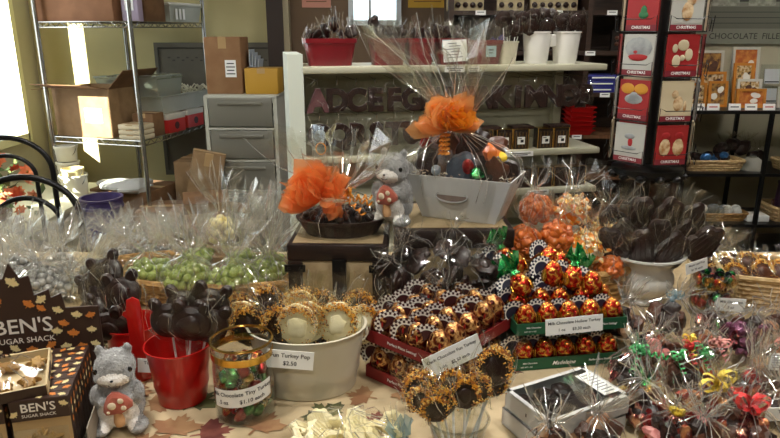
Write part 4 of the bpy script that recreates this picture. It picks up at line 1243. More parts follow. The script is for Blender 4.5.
# ================================================================== THE SALES TABLE
CLOTH = mat('autumn_tablecloth', '#97815f', .85, col2='#c2ad88', ns=6, det=5, bump=.1, bs=250)
LEAFC = [mat('printed_leaf_red', '#5e2a22', .85, col2='#7a4234', ns=20), mat('printed_leaf_orange', '#8a6040', .85, col2='#a07a54', ns=20), mat('printed_leaf_green', '#3f4229', .8, col2='#59592f', ns=20), mat('printed_leaf_gold', '#a8854c', .85, col2='#96743e', ns=20)]
tb = thing('sales_table', 'long sales table under an autumn leaf tablecloth', 'table', (0, 0, 0))
TX0, TX1, TY0, TY1 = -1.65, 1.55, .62, 2.02
b = MB(); b.box(((TX0+TX1)/2, (TY0+TY1)/2, TZ - .03), (TX1-TX0-.04, TY1-TY0-.04, .05)); b.build('tabletop', MWOOD, tb, smooth=False)
for x in (TX0+.1, TX1-.1):
    for y in (TY0+.1, TY1-.1):
        b = MB(); b.box((x, y, (TZ-.05)/2), (.05, .05, TZ-.05)); b.build('leg', BLACKM, tb, smooth=False)
cl = None
b = MB()
b.box(((TX0+TX1)/2, (TY0+TY1)/2, TZ - .002), (TX1-TX0, TY1-TY0, .004))
for (x0, y0, x1, y1) in ((TX0, TY0, TX1, TY0), (TX1, TY0, TX1, TY1), (TX1, TY1, TX0, TY1), (TX0, TY1, TX0, TY0)):
    n = 60; vs = []
    dx, dy = x1-x0, y1-y0; L = sqrt(dx*dx+dy*dy); nx, ny = dy/L, -dx/L
    for i in range(n+1):
        t_ = i/n
        w = .018*sin(t_*L*22)
        vs += [(x0+dx*t_, y0+dy*t_, TZ), (x0+dx*t_+nx*(.01+w*.3), y0+dy*t_+ny*(.01+w*.3), TZ-.08), (x0+dx*t_+nx*(.025+w), y0+dy*t_+ny*(.025+w), TZ-.42)]
    b.add(vs, [(3*i+k, 3*i+3+k, 3*i+4+k, 3*i+1+k) for i in range(n) for k in range(2)])
rnd = random.Random(12)
spots = [(-.33, 1.02, .05, 0, .3), (-.43, .98, .05, 1, 2.0), (-.38, 1.12, .05, 2, 1.0), (-.24, .96, .05, 0, 4.0), (-.03, 1.04, .055, 0, 1.4), (-.12, 1.08, .05, 2, 2.2), (.0, .97, .05, 1, .4)]
for i in range(120):
    spots.append((rnd.uniform(TX0+.06, TX1-.06), rnd.uniform(TY0+.06, TY1-.06), rnd.uniform(.035, .055), rnd.randrange(4), rnd.uniform(0, 6)))
for k, (x, y, r, m_, a) in enumerate(spots):
    b.add([(x+p[0], y+p[1], TZ + .0006 + .00002*k) for p in maple(r, a)], [tuple(range(29))] if len(maple(r, a)) == 29 else [tuple(range(len(maple(r, a))))], mi=1+m_)
cl = b.build('tablecloth', [CLOTH] + LEAFC, smooth=False)
props(cl, 'cream tablecloth printed with autumn leaves covering the sales table', 'tablecloth')

# ------------------------------------------------------------------ pops on sticks
def pop(name, label, loc, kind, r, stick, tilt, sd, group, rz=0.0, wrap=1.0, m=DARK):
    t = thing(name, label, 'lollipop', loc, rot=(tilt[0], tilt[1], rz), group=group)
    rnd = random.Random(sd)
    q = MB(); q.tube([(0, 0, 0), (0, 0, stick + r * .3)], .0022, 6); q.build('stick', CARDW, t)
    zc = stick + r * .95
    q = MB()
    if kind == 'ring':
        q.prism([(x, z + zc) for x, z in lobed(r * .92, 9, .05, 36, 1.0, 1.08)], r * .34, puff=.2)
        q.ell((0, -r * .14, zc - r * .1), (r * .45, r * .14, r * .5), 12, 8, amp=.5, fr=70, sd=sd)
        q.build('chocolate', m, t)
        q = MB()
        for i in range(520):
            a = rnd.gauss(pi / 2, 1.0) + sd % 5 * .14 - .28; ru = rnd.gauss(-.04, .11)
            rr = r * (.84 + ru * .9); y = (-.24 + .35 * max(0, ru)) * r * (1 if rnd.random() < .85 else -1)
            c = Vector((rr * cos(a), y, zc + rr * 1.08 * sin(a)))
            s_ = rnd.uniform(.0012, .0019)
            q.add([c + Vector(d) * s_ for d in ((1,0,0), (-1,0,0), (0,1,0), (0,-1,0), (0,0,1), (0,0,-1))], [(0,2,4), (2,1,4), (1,3,4), (3,0,4), (2,0,5), (1,2,5), (3,1,5), (0,3,5)])
        q.build('sprinkles', SPRINK, t, smooth=False, kind='stuff')
    elif kind == 'bear':
        q.prism([(x, z + zc) for x, z in lobed(r * .85, 2, .12, 32, 1.0, 1.0)], r * .5, puff=.25)
        for sx in (-1, 1): q.T = on((sx * r * .55, 0, zc + r * .72), R=Matrix.Rotation(sx * .5, 3, 'Y')); q.prism(lobed(r * .34, 2, .1, 18, .8, 1.15), r * .34, puff=.3)
        q.T = Matrix.Identity(4)
        q.ell((0, -r * .25, zc), (r * .5, r * .2, r * .45), 12, 8, amp=.3, fr=60, sd=sd)
        q.build('chocolate', m, t)
    elif kind == 'slab':
        q.prism([(x * (1 if z < 0 else .85), z + zc) for x, z in lobed(r * 1.0, 5, .16, 30, .86, 1.1, a=.3 * (sd % 4))], r * .42, puff=.16)
        for j in range(5): q.tube([(-r*.5 + r*.25*j, -r*.2, zc - r*.6), (-r*.42 + r*.22*j, -r*.22, zc + r*.5)], r*.05, 5)
        q.build('chocolate', m, t)
    elif kind == 'leaf':
        q.prism([(x, z + zc) for x, z in maple(r * 1.05)], r * .3, puff=.06); q.ell((0, 0, zc), (r*.62, r*.16, r*.5), 12, 7)
        q.tube([(0, -r*.12, zc - r*.5), (0, -r*.14, zc + r*.7)], r*.04, 5)
        q.build('chocolate', m, t)
    else:   # turkey with lobed tail and head
        q.prism([(x, z + zc) for x, z in lobed(r * .95, 9, .16, 54)], r * .3, puff=.2)
        q.ell((0, -r * .2, zc - r * .15), (r * .5, r * .24, r * .55), 12, 8, amp=.25, fr=60, sd=sd)
        q.ell((r * .05, -r * .35, zc + r * .4), (r * .2, r * .18, r * .24), 10, 7)
        q.build('chocolate', m, t)
    q = MB()
    w = wrap
    cello(q, [(stick - .02, r*.5, .35, .003), (stick - .004, r*.13, .2, 0), (stick + r*.15, r*.55*w, .1, .003), (stick + r*.6, r*1.02*w, .06, .005), (stick + r*1.2, r*1.12*w, .07, .006), (stick + r*1.75, r*.98*w, .12, .007), (stick + r*2.25, r*1.0*w, .25, .009), (stick + r*2.6, r*1.1*w, .35, .01)], 26, sd=sd, sy=.48, jag=.008, folds=.22, fw=.0005)
    q.build('wrapper', CELLO_POP, t, smooth=False)
    return t

ORD = ('first', 'second', 'third', 'fourth', 'fifth', 'sixth', 'seventh', 'eighth', 'ninth', 'tenth', 'eleventh', 'twelfth')

# ------------------------------------------------------------------ trunk under the orange wrapped tray, second trunk under the gift basket
def trunk(label, x0, x1, y0, z1, d, rz=0.0):
    t = thing('canvas_chest', label, 'trunk', ((x0+x1)/2, y0 + d/2, TZ + .001), rz)
    w = x1 - x0; h = z1 - TZ
    b = MB(); b.rbox((0, 0, h*.4), (w*.97, d*.96, h*.8), .004); b.build('trunk_body', TRUNKC, t)
    b = MB(); b.rbox((0, 0, h*.90), (w, d, h*.2), .004); b.build('lid', DKBROWN, t)
    b = MB(); b.box((0, 0, h + .0005), (w*.9, d*.86, .001)); b.build('lid_panel', TRUNKC, t, smooth=False)
    for x in (-w*.42, w*.02, w*.42):
        b = MB(); b.box((x, -d/2 - .001, h*.4), (.034, .006, h*.8)); b.build('strap', DKBROWN, t, smooth=False)
    for x in (-w*.42, w*.42):
        b = MB()
        b.box((x, -d/2 - .005, h*.72), (.05, .004, .018))
        for dx in (-.014, .014): b.ell((x + dx, -d/2 - .007, h*.72), (.004, .003, .004), 8, 5)
        b.build('corner_bracket', BLACKM, t)
    b = MB(); b.box((w*.02, -d/2 - .006, h*.76), (.032, .006, .03)); b.build('latch', BLACKM, t, smooth=False)
    for z in (h*.06,):
        b = MB(); b.box((0, -d/2 + .001, z), (w, .006, .02)); b.build('bottom_band', DKBROWN, t, smooth=False)
    return t
TK1 = W(338, 249, 1.47)
trunk('canvas and dark leather trunk holding up the orange wrapped chocolate tray', -.245, -.003, 1.47, .957, .19, -.03)
trunk('dark edged trunk holding up the gift basket and the plush squirrel', .008, .30, 1.50, .985, .27, .02)
Z1, Z2 = .960, .988

# tray of chocolates with orange tulle
t = thing('chocolate_tray', 'dark tray of chocolates gathered in cellophane with orange tulle', 'gift tray', (-.122, 1.575, Z1))
b = MB(); b.lathe([(.085, 0), (.105, .035), (.108, .035), (.11, .042), (.104, .042), (.08, .006), (0, .006)], 36, sx=1.05, sy=.72); b.build('tray_body', mat('dark_wicker', '#2a1d18', .5, col2='#3c2c24', ns=70, bump=.8, bs=120), t)
P = []
for i in range(44):
    a = i * 2.4; rr = .095 * sqrt((i + .5) / 44)
    P.append((rr * cos(a), rr * sin(a) * .7, .042 + .014 * cos(rr * 14)))
balls(t, P, .0125, DARK, name='chocolate', sq=.75, rs=.15)
b = MB(); cello(b, [(-.0, .112, .02, .002), (.045, .118, .03, .005), (.075, .092, .1, .006), (.095, .045, .2, .004), (.105, .014, .2, .001), (.125, .045, .35, .006), (.17, .10, .42, .014), (.215, .135, .45, .018), (.245, .15, .45, .02)], 44, sd=31, sx=1.05, sy=.72, bend=(.02, 0), jag=.03, folds=.8, fw=.0008); b.build('cellophane', CELLO_BIG, t, smooth=False)
def pouf(t, c, r, m, dirs, sd, name='tulle'):
    """a ruffled puff of tulle: several gathered fans opening from one knot"""
    for k, (rx, ry, sc_) in enumerate(dirs):
        q = MB(); q.T = on(c, R=Euler((rx, ry, .9 * k)).to_matrix(), sc=sc_)
        cello(q, [(0, r*.10, .1, 0), (r*.2, r*.32, .3, .003), (r*.5, r*.52, .45, .005), (r*.85, r*.62, .5, .007), (r*1.15, r*.52, .55, .009)], 40, sd=sd + k, sy=.6, jag=r*.16, lob=6)
        q.build(name, m, t, smooth=False)
pouf(t, (-.045, -.03, .095), .070, TULLE_O, [(.3, -1.15, 1.1), (.0, -.75, 1.05), (.5, -1.5, .8), (.2, -.35, .9)], 4)
b = MB(); bow(b, .026, 7, 5, .007, (.015, -.03, .10)); b.tube([(-.03, -.02, .21 + .012*sin(a)) for a in ()] or [(-.045 + .012*cos(a), -.02, .215 + .014*sin(a)) for a in [2*pi*i/14 for i in range(15)]], .0012, 4)
for s_, dd in ((1, (1, -.1, -.25)), (2, (1, -.3, .05)), (3, (.7, -.5, -.5))): curl(b, (.01, -.035, .10), .007, 4, .07, dd, .005, sd=s_)
b.build('ribbon', RIBO, t, smooth=False)

# white gift basket
t = thing('gift_basket', 'white cardboard gift basket in tall cellophane with an orange tulle bow', 'gift basket', (.192, 1.625, Z2), -.42)
def tubw(w0, w1, l0, l1, h, name, m, par, th=.003):
    b = MB(); vs = []
    for (w, l, z) in ((w0, l0, 0), (w1, l1, h), (w1 - 2*th, l1 - 2*th, h), (w0 - 2*th, l0 - 2*th, th)):
        vs += [(-w/2, -l/2, z), (w/2, -l/2, z), (w/2, l/2, z), (-w/2, l/2, z)]
    fs = [(3, 2, 1, 0)] + [(4*k+i, 4*k+(i+1) % 4, 4*k+4+(i+1) % 4, 4*k+4+i) for k in range(3) for i in range(4)] + [(12, 13, 14, 15)]
    b.add(vs, fs); return b.build(name, m, par, smooth=False)
tubw(.175, .25, .10, .155, .102, 'basket_body', mat('white_corrugated', '#dcdddd', .7, col2='#d2d3d4', ns=8, bump=.15), t)
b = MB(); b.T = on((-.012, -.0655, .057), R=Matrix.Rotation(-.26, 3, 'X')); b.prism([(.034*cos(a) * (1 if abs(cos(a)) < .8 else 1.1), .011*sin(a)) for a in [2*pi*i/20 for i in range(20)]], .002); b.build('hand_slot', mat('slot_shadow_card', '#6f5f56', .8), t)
b = MB(); b.T = on((-.012, -.067, .057), R=Matrix.Rotation(-.26, 3, 'X')); b.tube([(.037*cos(a), -.001, .013*sin(a)) for a in [2*pi*i/20 for i in range(20)]], .0015, 5, closed=True); b.build('slot_rim', mat('slot_rim_card', '#a9abad', .6), t)
rnd = random.Random(3)
items = [(-.085, -.01, .125, .036, .05, DARK), (-.04, -.025, .12, .032, .045, mat('brown_wrap', '#5c4638', .4, col2='#3c2d26', ns=40)), (.0, -.045, .115, .036, .05, mat('slate_wrap', '#303844', .35, col2='#444d58', ns=30, bump=.3)), (.05, -.03, .12, .035, .045, DARK), (.085, -.03, .115, .034, .04, MILK), (-.06, .03, .15, .04, .05, MILK), (.01, .03, .155, .04, .05, DARK), (.06, .02, .145, .036, .045, MILK), (.1, .01, .11, .026, .036, DARK)]
for i, (x, y, z, r, h, m_) in enumerate(items):
    q = MB(); q.T = on((x, y, z), R=Euler((rnd.uniform(-.4, .4), rnd.uniform(-.6, .6), rnd.uniform(-1, 1))).to_matrix()); (q.ell((0, 0, 0), (r*.8, r*.5, h), 12, 8, amp=.6, fr=30, sd=i) if i % 3 == 1 else q.prism(lobed(r*1.05, (7, 0, 4)[i % 3], .16, 36, 1, 1.2), r*.8, puff=.25)); q.build('packed_treat', m_, t)
for (x, y, z, m_, r) in ((.045, -.065, .112, FOILG, .014), (.025, -.062, .128, FOILRD, .015), (-.09, -.03, .165, FOILRD, .013), (.07, -.035, .155, ORANGEC, .018), (.09, -.03, .145, RIBY, .012), (-.05, -.07, .113, GREYW, .012)):
    q = MB(); q.ell((x, y, z), r, 10, 7, amp=.6, fr=60, sd=int(z*999)); q.build('wrapped_sweet', m_, t)
b = MB()
for i in range(500):
    x, y = rnd.uniform(-.12, .12), rnd.uniform(-.075, .075); z = .088 + rnd.uniform(0, .018)
    d = Vector((rnd.uniform(-1, 1), rnd.uniform(-1, 1), rnd.uniform(-.5, .8))) * .009
    c = Vector((x, y, z)); b.add([c, c + d, c + d + Vector((0, .0015, .0015)), c + Vector((0, .0015, .0015))], [(0, 1, 2, 3)])
b.build('paper_shred', mat('paper_shred', '#cfc6b0', .7, col2='#8a6a4a', ns=50), t, smooth=False, kind='stuff')
b = MB(); cello(b, [(-.0, .098, .02, .002), (.05, .125, .02, .003), (.1, .145, .03, .005), (.14, .135, .06, .007), (.165, .095, .12, .007), (.188, .045, .2, .004), (.20, .014, .2, .001), (.25, .04, .35, .007), (.30, .085, .42, .014), (.36, .12, .45, .02), (.41, .135, .45, .025)], 52, sd=9, sx=.95, sy=.72, bend=(-.09, -.04), jag=.045, folds=.75, fw=.0008); b.build('cellophane', CELLO_BIG, t, smooth=False)
pouf(t, (-.030, -.045, .203), .060, TULLE_L, [(.5, -.9, 1), (.4, -.2, 1.1), (.5, .7, 1), (.9, -.5, .9)], 22)
pouf(t, (-.026, -.055, .210), .05, TULLE_Y, [(.9, .2, 1), (.6, .6, 1), (.9, -.3, .8)], 32)
b = MB(); bow(b, .018, 6, 15, .006, (-.04, -.05, .202))
for k in range(3): curl(b, (-.04 + .006*k, -.055, .198), .006, 5, .05, (.05*k, -.3, -1), .004, sd=k)
b.build('ribbon', RIBO, t, smooth=False)

t.scale = (1.1, 1.0, 1.12)

# ------------------------------------------------------------------ plush squirrels
FURG = mat('grey_plush', '#8b8a88', .95, col2='#a3a29f', ns=60, bump=1.0, bs=260, sheen=.6, bdist=.003)
FURW = mat('white_plush', '#ece6df', .95, col2='#f6f1ea', ns=50, bump=.9, bs=260, sheen=.5, bdist=.003)
FELTR = mat('red_felt', '#aa5644', .9, col2='#b66450', ns=60, bump=.3, bs=300, sheen=.3)
FELTW = mat('cream_felt', '#e3d2b6', .9, bump=.3, bs=300)
FELTT = mat('tan_felt', '#c79a6c', .9, bump=.3, bs=300)
def plush(label, loc, rz, sc):
    t = thing('plush_squirrel', label, 'plush toy', loc, rz)
    E = [((0, 0, .045), (.044, .038, .046)), ((0, .0, .075), (.035, .032, .035)), ((0, -.004, .122), (.036, .034, .034)), ((-.032, -.024, .010), (.018, .026, .011)), ((.032, -.024, .010), (.018, .026, .011)),
         ((-.034, -.012, .070), (.013, .018, .022)), ((.034, -.012, .070), (.013, .018, .022)), ((-.020, -.030, .066), (.011, .012, .010)), ((.020, -.030, .070), (.011, .012, .010)),
         ((-.024, .0, .154), (.0085, .006, .012)), ((.024, .0, .154), (.0085, .006, .012)), ((0, -.030, .110), (.019, .014, .014)), ((0, .05, .05), (.02, .026, .035)), ((0, .066, .09), (.018, .02, .035)), ((-.017, -.02, .112), (.018, .016, .016)), ((.017, -.02, .112), (.018, .016, .016))]
    q = MB()
    for c, r in E: q.ell(c, r, 20, 14)
    o = q.build('tmp', FURG, None)
    md = o.modifiers.new('r', 'REMESH'); md.mode = 'VOXEL'; md.voxel_size = .0028
    ms = o.modifiers.new('s', 'SMOOTH'); ms.iterations = 6; ms.factor = .6
    dg = bpy.context.evaluated_depsgraph_get(); dg.update()
    me = bpy.data.meshes.new_from_object(o.evaluated_get(dg)); bpy.data.objects.remove(o)
    me.materials.clear(); me.materials.append(FURG); me.materials.append(FURW)
    rnd = random.Random(7)
    for v in me.vertices:
        v.co += v.normal * (.0011 * noise.noise(v.co * 420) + .0008 * noise.noise(v.co * 150))
    for p in me.polygons:
        c = p.center; wht = False
        if c.y < -.004 and ((c.x / .036) ** 2 + ((c.z - .038) / .034) ** 2) < 1: wht = True
        if c.y < -.018 and ((c.x / .027) ** 2 + ((c.z - .108) / .016) ** 2) < 1: wht = True
        p.material_index = 1 if wht else 0; p.use_smooth = True
    o = bpy.data.objects.new('body', me); COL.objects.link(o); attach(o, t)
    q = MB()
    pv = [(p.center.copy(), p.normal.copy(), p.material_index) for p in me.polygons]
    rnd.shuffle(pv)
    for c, nrm, mi_ in pv[:4200]:
        d = (nrm + Vector((rnd.uniform(-.5, .5), rnd.uniform(-.5, .5), rnd.uniform(-.7, .3)))).normalized() * rnd.uniform(.002, .0042); u = d.orthogonal().normalized() * .0004
        q.add([c - u, c + u, c + d], [(0, 1, 2)], mi=mi_)
    q.build('fur', [FURG, FURW], t, smooth=False, kind='stuff')
    for sx in (-1, 1):
        q = MB(); q.ell((sx * .0285, -.0245, .124), (.0045, .0045, .0055), 12, 8); q.build('eye', mat('black_bead', '#0a0a0c', .08, coat=1), t)
    q = MB(); q.ell((0, -.045, .114), (.003, .002, .002), 8, 5); q.tube([(-.007, -.0435, .106), (-.003, -.0455, .1035), (0, -.046, .104), (.003, -.0455, .1035), (.007, -.0435, .106)], .0007, 5); q.build('mouth', INK, t)
    q = MB(); q.T = on((.004, -.042, .066), R=Euler((0, -.28, 0)).to_matrix())
    q.prism([(-.024, -.012), (.0, -.019), (.024, -.012), (.026, -.004), (.020, .009), (.010, .021), (0, .026), (-.010, .021), (-.020, .009), (-.026, -.004)], .016, puff=.3)
    cap = q.build('mushroom_cap', FELTR, t)
    q = MB(); q.T = on((.004, -.042, .066), R=Euler((0, -.28, 0)).to_matrix())
    for (x, z, r) in ((-.007, .004, .0075), (.010, .008, .0055), (.010, -.007, .005), (-.017, -.006, .003)): q.ell((x, -.0085, z), (r, .0016, r), 12, 6)
    q.build('cap_spot', FELTW, cap)
    q = MB(); q.T = on((.002, -.040, .050), R=Euler((0, -.10, 0)).to_matrix()); q.lathe([(0, -.030), (.008, -.028), (.010, -.018), (.007, -.004), (.006, .002), (0, .003)], 14); q.build('mushroom_stem', FELTT, t)
    t.scale = (sc, sc, sc)
    return t
plush('grey plush squirrel hugging a felt mushroom beside the maple candy boxes', (-.492, 1.045, TZ + .004), .22, .98)
pp = W(391, 218, 1.545)
plush('grey plush squirrel hugging a mushroom, seated on the trunk beside the gift basket', (.010, 1.565, Z2 + .002), -.5, 1.12)

# ------------------------------------------------------------------ dark chocolate bags heaped before the trunk
def lump_bag(name, label, loc, R, m, sd, group, n=4, rot=(0, 0, 0), cat='candy bag', flare=.05, shape=None, lr=None):
    t = thing(name, label, cat, loc, rot=rot, group=group)
    rnd = random.Random(sd); lr = lr or R * .62
    for k in range(n):
        a = 2 * pi * k / n + rnd.uniform(-.3, .3); rr = R * .42 if n > 1 else 0
        q = MB(); q.T = on((rr * cos(a), rr * sin(a), R * (.55 + .35 * (k % 2))), R=Euler((rnd.uniform(0, 6), rnd.uniform(0, 6), 0)).to_matrix())
        q.prism(lobed(lr, rnd.choice((5, 6, 9)), .2, 30), lr * .5, puff=.3); q.ell((0, -lr*.2, 0), (lr*.5, lr*.3, lr*.5), 10, 7, amp=.3, fr=60, sd=k)
        q.build('chocolate', m, t)
    q = MB(); cello(q, bag_stations(R * 1.1, R * 1.9, flare, flare * 1.1, cr=.007), 28, sd=sd, jag=.012, folds=.3, fw=.0006); q.build('cellophane_bag', CELLO, t, smooth=False)
    return t
hp = [(388, 262, 1.40, .045), (415, 250, 1.42, .048), (452, 248, 1.42, .048), (482, 258, 1.43, .046), (402, 278, 1.36, .045), (436, 272, 1.37, .050), (472, 280, 1.37, .050), (492, 276, 1.42, .042), (424, 294, 1.33, .040), (456, 298, 1.33, .040)]
hl = ['at the left end of the heap', 'upper left of the heap', 'top middle of the heap', 'upper right of the heap', 'lower left of the heap', 'middle of the heap', 'lower right of the heap', 'at the right end of the heap', 'at the front left by the red tray', 'at the front right by the red tray']
bst = thing('riser_block', 'dark low riser box under the heaped dark chocolate bags', 'box', (.125, 1.412, TZ + .001), .02)
b = MB(); b.rbox((0, 0, .045), (.24, .10, .09), .004); b.build('box_body', DKBROWN, bst)
b = MB(); b.box((0, 0, .0915), (.22, .09, .002)); b.build('box_top', DKBROWN, bst, smooth=False)
for i, (x, y, Y, R) in enumerate(hp):
    p = W(x, y, Y)
    lump_bag('chocolate_bag', 'cellophane bag of dark chocolate shapes, ' + hl[i], (p.x, p.y, p.z - R), R, DARK, 300 + i, 'dark chocolate bags before the trunk', n=3, rot=(.0, .3 * (-1) ** i, i * .7), flare=.032)

# ------------------------------------------------------------------ foil turkeys in tiered trays
def fan(mb, r, m0=1, cz=0.0, y=0.0, N=23):
    rings = [0, .46, .58, .68, .86, 1.0]
    vs = [(0, y, cz)]
    for j in range(1, 6):
        for k in range(N):
            a = -pi * .18 + (pi * 1.36) * k / (N - 1)
            rr = r * rings[j] * (1.0 if j < 5 else (1.03 if k % 2 else .99))
            vs.append((rr * cos(a), y, cz + rr * sin(a)))
    fs = []; ms = []
    for k in range(N - 1):
        fs.append((0, 1 + k, 2 + k)); ms.append(m0)
        for j in range(1, 5):
            fs.append((1 + (j-1)*N + k, 1 + (j-1)*N + k + 1, 1 + j*N + k + 1, 1 + j*N + k))
            pat = {1: m0, 2: m0 + 1, 3: m0 if k % 2 else m0 + 1, 4: m0 + 1 if k % 2 else m0}[j]
            ms.append(pat)
    b0 = len(mb.v)
    mb.v += [mb.T @ Vector(p) for p in vs]; mb.f += [tuple(b0 + i for i in q) for q in fs]; mb.m += ms
    vs2 = [(x, yy + .0012, z) for x, yy, z in vs]
    b0 = len(mb.v)
    mb.v += [mb.T @ Vector(p) for p in vs2]; mb.f += [tuple(b0 + i for i in reversed(q)) for q in fs]; mb.m += [m0] * len(fs)

def turkey_proto(foil, p0, p1, H=.066, knot=None):
    t = thing('foil_turkey', 'x', 'chocolate turkey', (0, 0, 0))
    q = MB()
    q.ell((0, 0, H * .44), (H * .34, H * .29, H * .44), 16, 12, amp=.14, fr=90)
    q.ell((H * .03, -H * .22, H * .66), (H * .12, H * .11, H * .15), 10, 8)
    q.build('foil_body', foil, t)
    q = MB(); q.T = on((-H * .16, 0, 0), R=Matrix.Rotation(-.35, 3, 'Y')); fan(q, H * .44, 0, H * .58, H * .10); q.build('tail_fan', [p0, p1], t, smooth=False)
    q = MB(); q.ell((H*.03, -H * .34, H * .58), (H * .035, H * .04, H * .09), 8, 6); q.build('wattle', FOILRD, t)
    for sx in (-1, 1):
        q = MB(); q.ell((sx * H * .31, -H * .02, H * .36), (H * .06, H * .18, H * .22), 10, 7, amp=.3, fr=90)
        q.build('wing', FOILY if foil is FOILR else foil, t)
    if knot:
        q = MB(); cello(q, [(0, .010, .2, .001), (.010, .006, .2, 0), (.02, .014, .35, .003), (.034, .02, .4, .003)], 16, sd=5, c=(0, -.004, H * .82)); q.build('foil_knot', knot, t, smooth=False)
    return t
TKR = turkey_proto(FOILB, MAROON, OFFW, H=.071)
TKG = turkey_proto(FOILR, NAVY, OFFW)
TKK = turkey_proto(FOILR, NAVY, OFFW, knot=FOILG)

def tray(label, loc, rz, w, d, h, m, line1, line2=None, side=None, lw=CARDW):
    t = thing('display_tray', label, 'tray', loc, rz)
    k = .002
    q = MB()
    q.box((w/2, d/2, k/2), (w, d, k))
    for (x, y, a, l_) in ((w/2, 0, 0, w), (w/2, d, 0, w)): q.box((x, y, h/2), (l_, k, h))
    for x in (0, w): q.box((x, d/2, h/2), (k, d, h))
    q.build('tray_body', m, t, smooth=False)
    if line1: text(line1, h * .34, lw, t, (w * .5, -.0018, h * .5), bold=.01)
    if line2:
        text(line2[0], h * .5, lw, t, (w * .46, -.0018, h * .48), shear=.35, bold=.01); text(line2[1], h * .24, lw, t, (w * .80, -.0018, h * .52), shear=.2, bold=.02); text(line2[2], h * .2, lw, t, (w * .15, -.0018, h * .62), bold=.02); text(line2[3], h * .16, lw, t, (w * .12, -.0018, h * .28), bold=.02)
    if side: text(side, h * .34, lw, t, (w + .0018, d * .4, h * .5), rot=(0, 0, pi/2), bold=.01)
    return t
RR = radians(-41)
def loc_at(o, rz, x, y, z): return (o[0] + x * cos(rz) - y * sin(rz), o[1] + x * sin(rz) + y * cos(rz), o[2] + z)
RO = (-.050, 1.222, TZ + .002)
for lv in range(2):
    o = (RO[0], RO[1], RO[2] + lv * .083)
    tray(('lower', 'upper')[lv] + ' maroon card tray of foil turkeys', o, RR, .196, .25, .026, REDBOX, 'Perfect Place Setting!', side='Semi Sweet')
    ny = 5; nx = 4
    for j in range(ny):
        for i in range(nx):
            if lv == 0 and j > 0 and i < nx - 1: continue
            rnd = random.Random(lv * 100 + j * 10 + i)
            l = loc_at(o, RR, .025 + .048 * i, .024 + .050 * j, .003 + (.010 if (lv and j > 2) else 0))
            if lv: lab = 'brown foil turkey in the upper maroon tray, row %s from the front, %s along' % (ORD[j], ORD[i])
            else: lab = ('brown foil turkey in the lower maroon tray, front row, %s along' % ORD[i]) if j == 0 else ('brown foil turkey in the lower maroon tray, right side, %s back' % ORD[j])
            dup(TKR, l, RR + .35 + rnd.uniform(-.25, .25), lab, 'brown foil turkeys in maroon trays', rot=(rnd.uniform(-.08, .08), rnd.uniform(-.1, .1), RR + .40 + rnd.uniform(-.3, .3)))
GRZ = radians(9)
GO = (.262, 1.238, TZ + .002)
for lv in range(2):
    o = (GO[0] + .003 * lv, GO[1] + .002, GO[2] + lv * .083)
    tray(('lower', 'upper')[lv] + ' green card tray of foil turkeys', o, GRZ, .245, .215, .026, GREENBOX, None, line2=('Madelaine', 'Perfect Place Setting!', 'Milk Chocolate', 'NET WT 1 OZ'), side='Perfect Place Setting!')
    for j in range(4 if lv else 1):
        for i in range(5):
            rnd = random.Random(500 + lv * 100 + j * 10 + i)
            up = lv == 1 and j >= 2
            l = loc_at(o, GRZ, .026 + .0485 * i, .022 + .05 * j, .003 + (.012 if j == 1 else 0))
            lab = 'red gold foil turkey in the %s green tray, row %s from the front, %s along' % (('lower', 'upper')[lv], ORD[j], ORD[i])
            dup(TKK if (up and i % 2 == 0) else TKG, l, None, lab, 'red gold foil turkeys in green trays', rot=(rnd.uniform(-.08, .08) - (.25 if up else 0), rnd.uniform(-.1, .1) * (3 if up else 1), GRZ + rnd.uniform(-.25, .25)))
# loose turkeys lying over the second and third rows
for k, (px, py, Y, rx, ry) in enumerate(((528, 282, 1.30, -.5, -.5), (552, 272, 1.33, -.3, .2), (573, 276, 1.33, -.4, .3), (592, 282, 1.33, -.3, .1), (520, 262, 1.40, -.5, -.2), (545, 256, 1.42, -.3, .5), (508, 256, 1.44, -.2, -.3), (568, 262, 1.40, -.4, -.2))):
    p = W(px, py, Y)
    dup(TKK if k in (0, 2, 6) else TKG, (p.x, p.y, p.z - .035), None, 'loose red gold foil turkey lying on top of the green trays, ' + ('front left one', 'front middle one', 'front right one', 'far right one', 'rear left one', 'highest one', 'leftmost one', 'rear right one')[k], 'red gold foil turkeys in green trays', rot=(rx, ry, GRZ + .2 * (k % 3 - 1)))
for o in (TKR, TKG, TKK): drop(o)

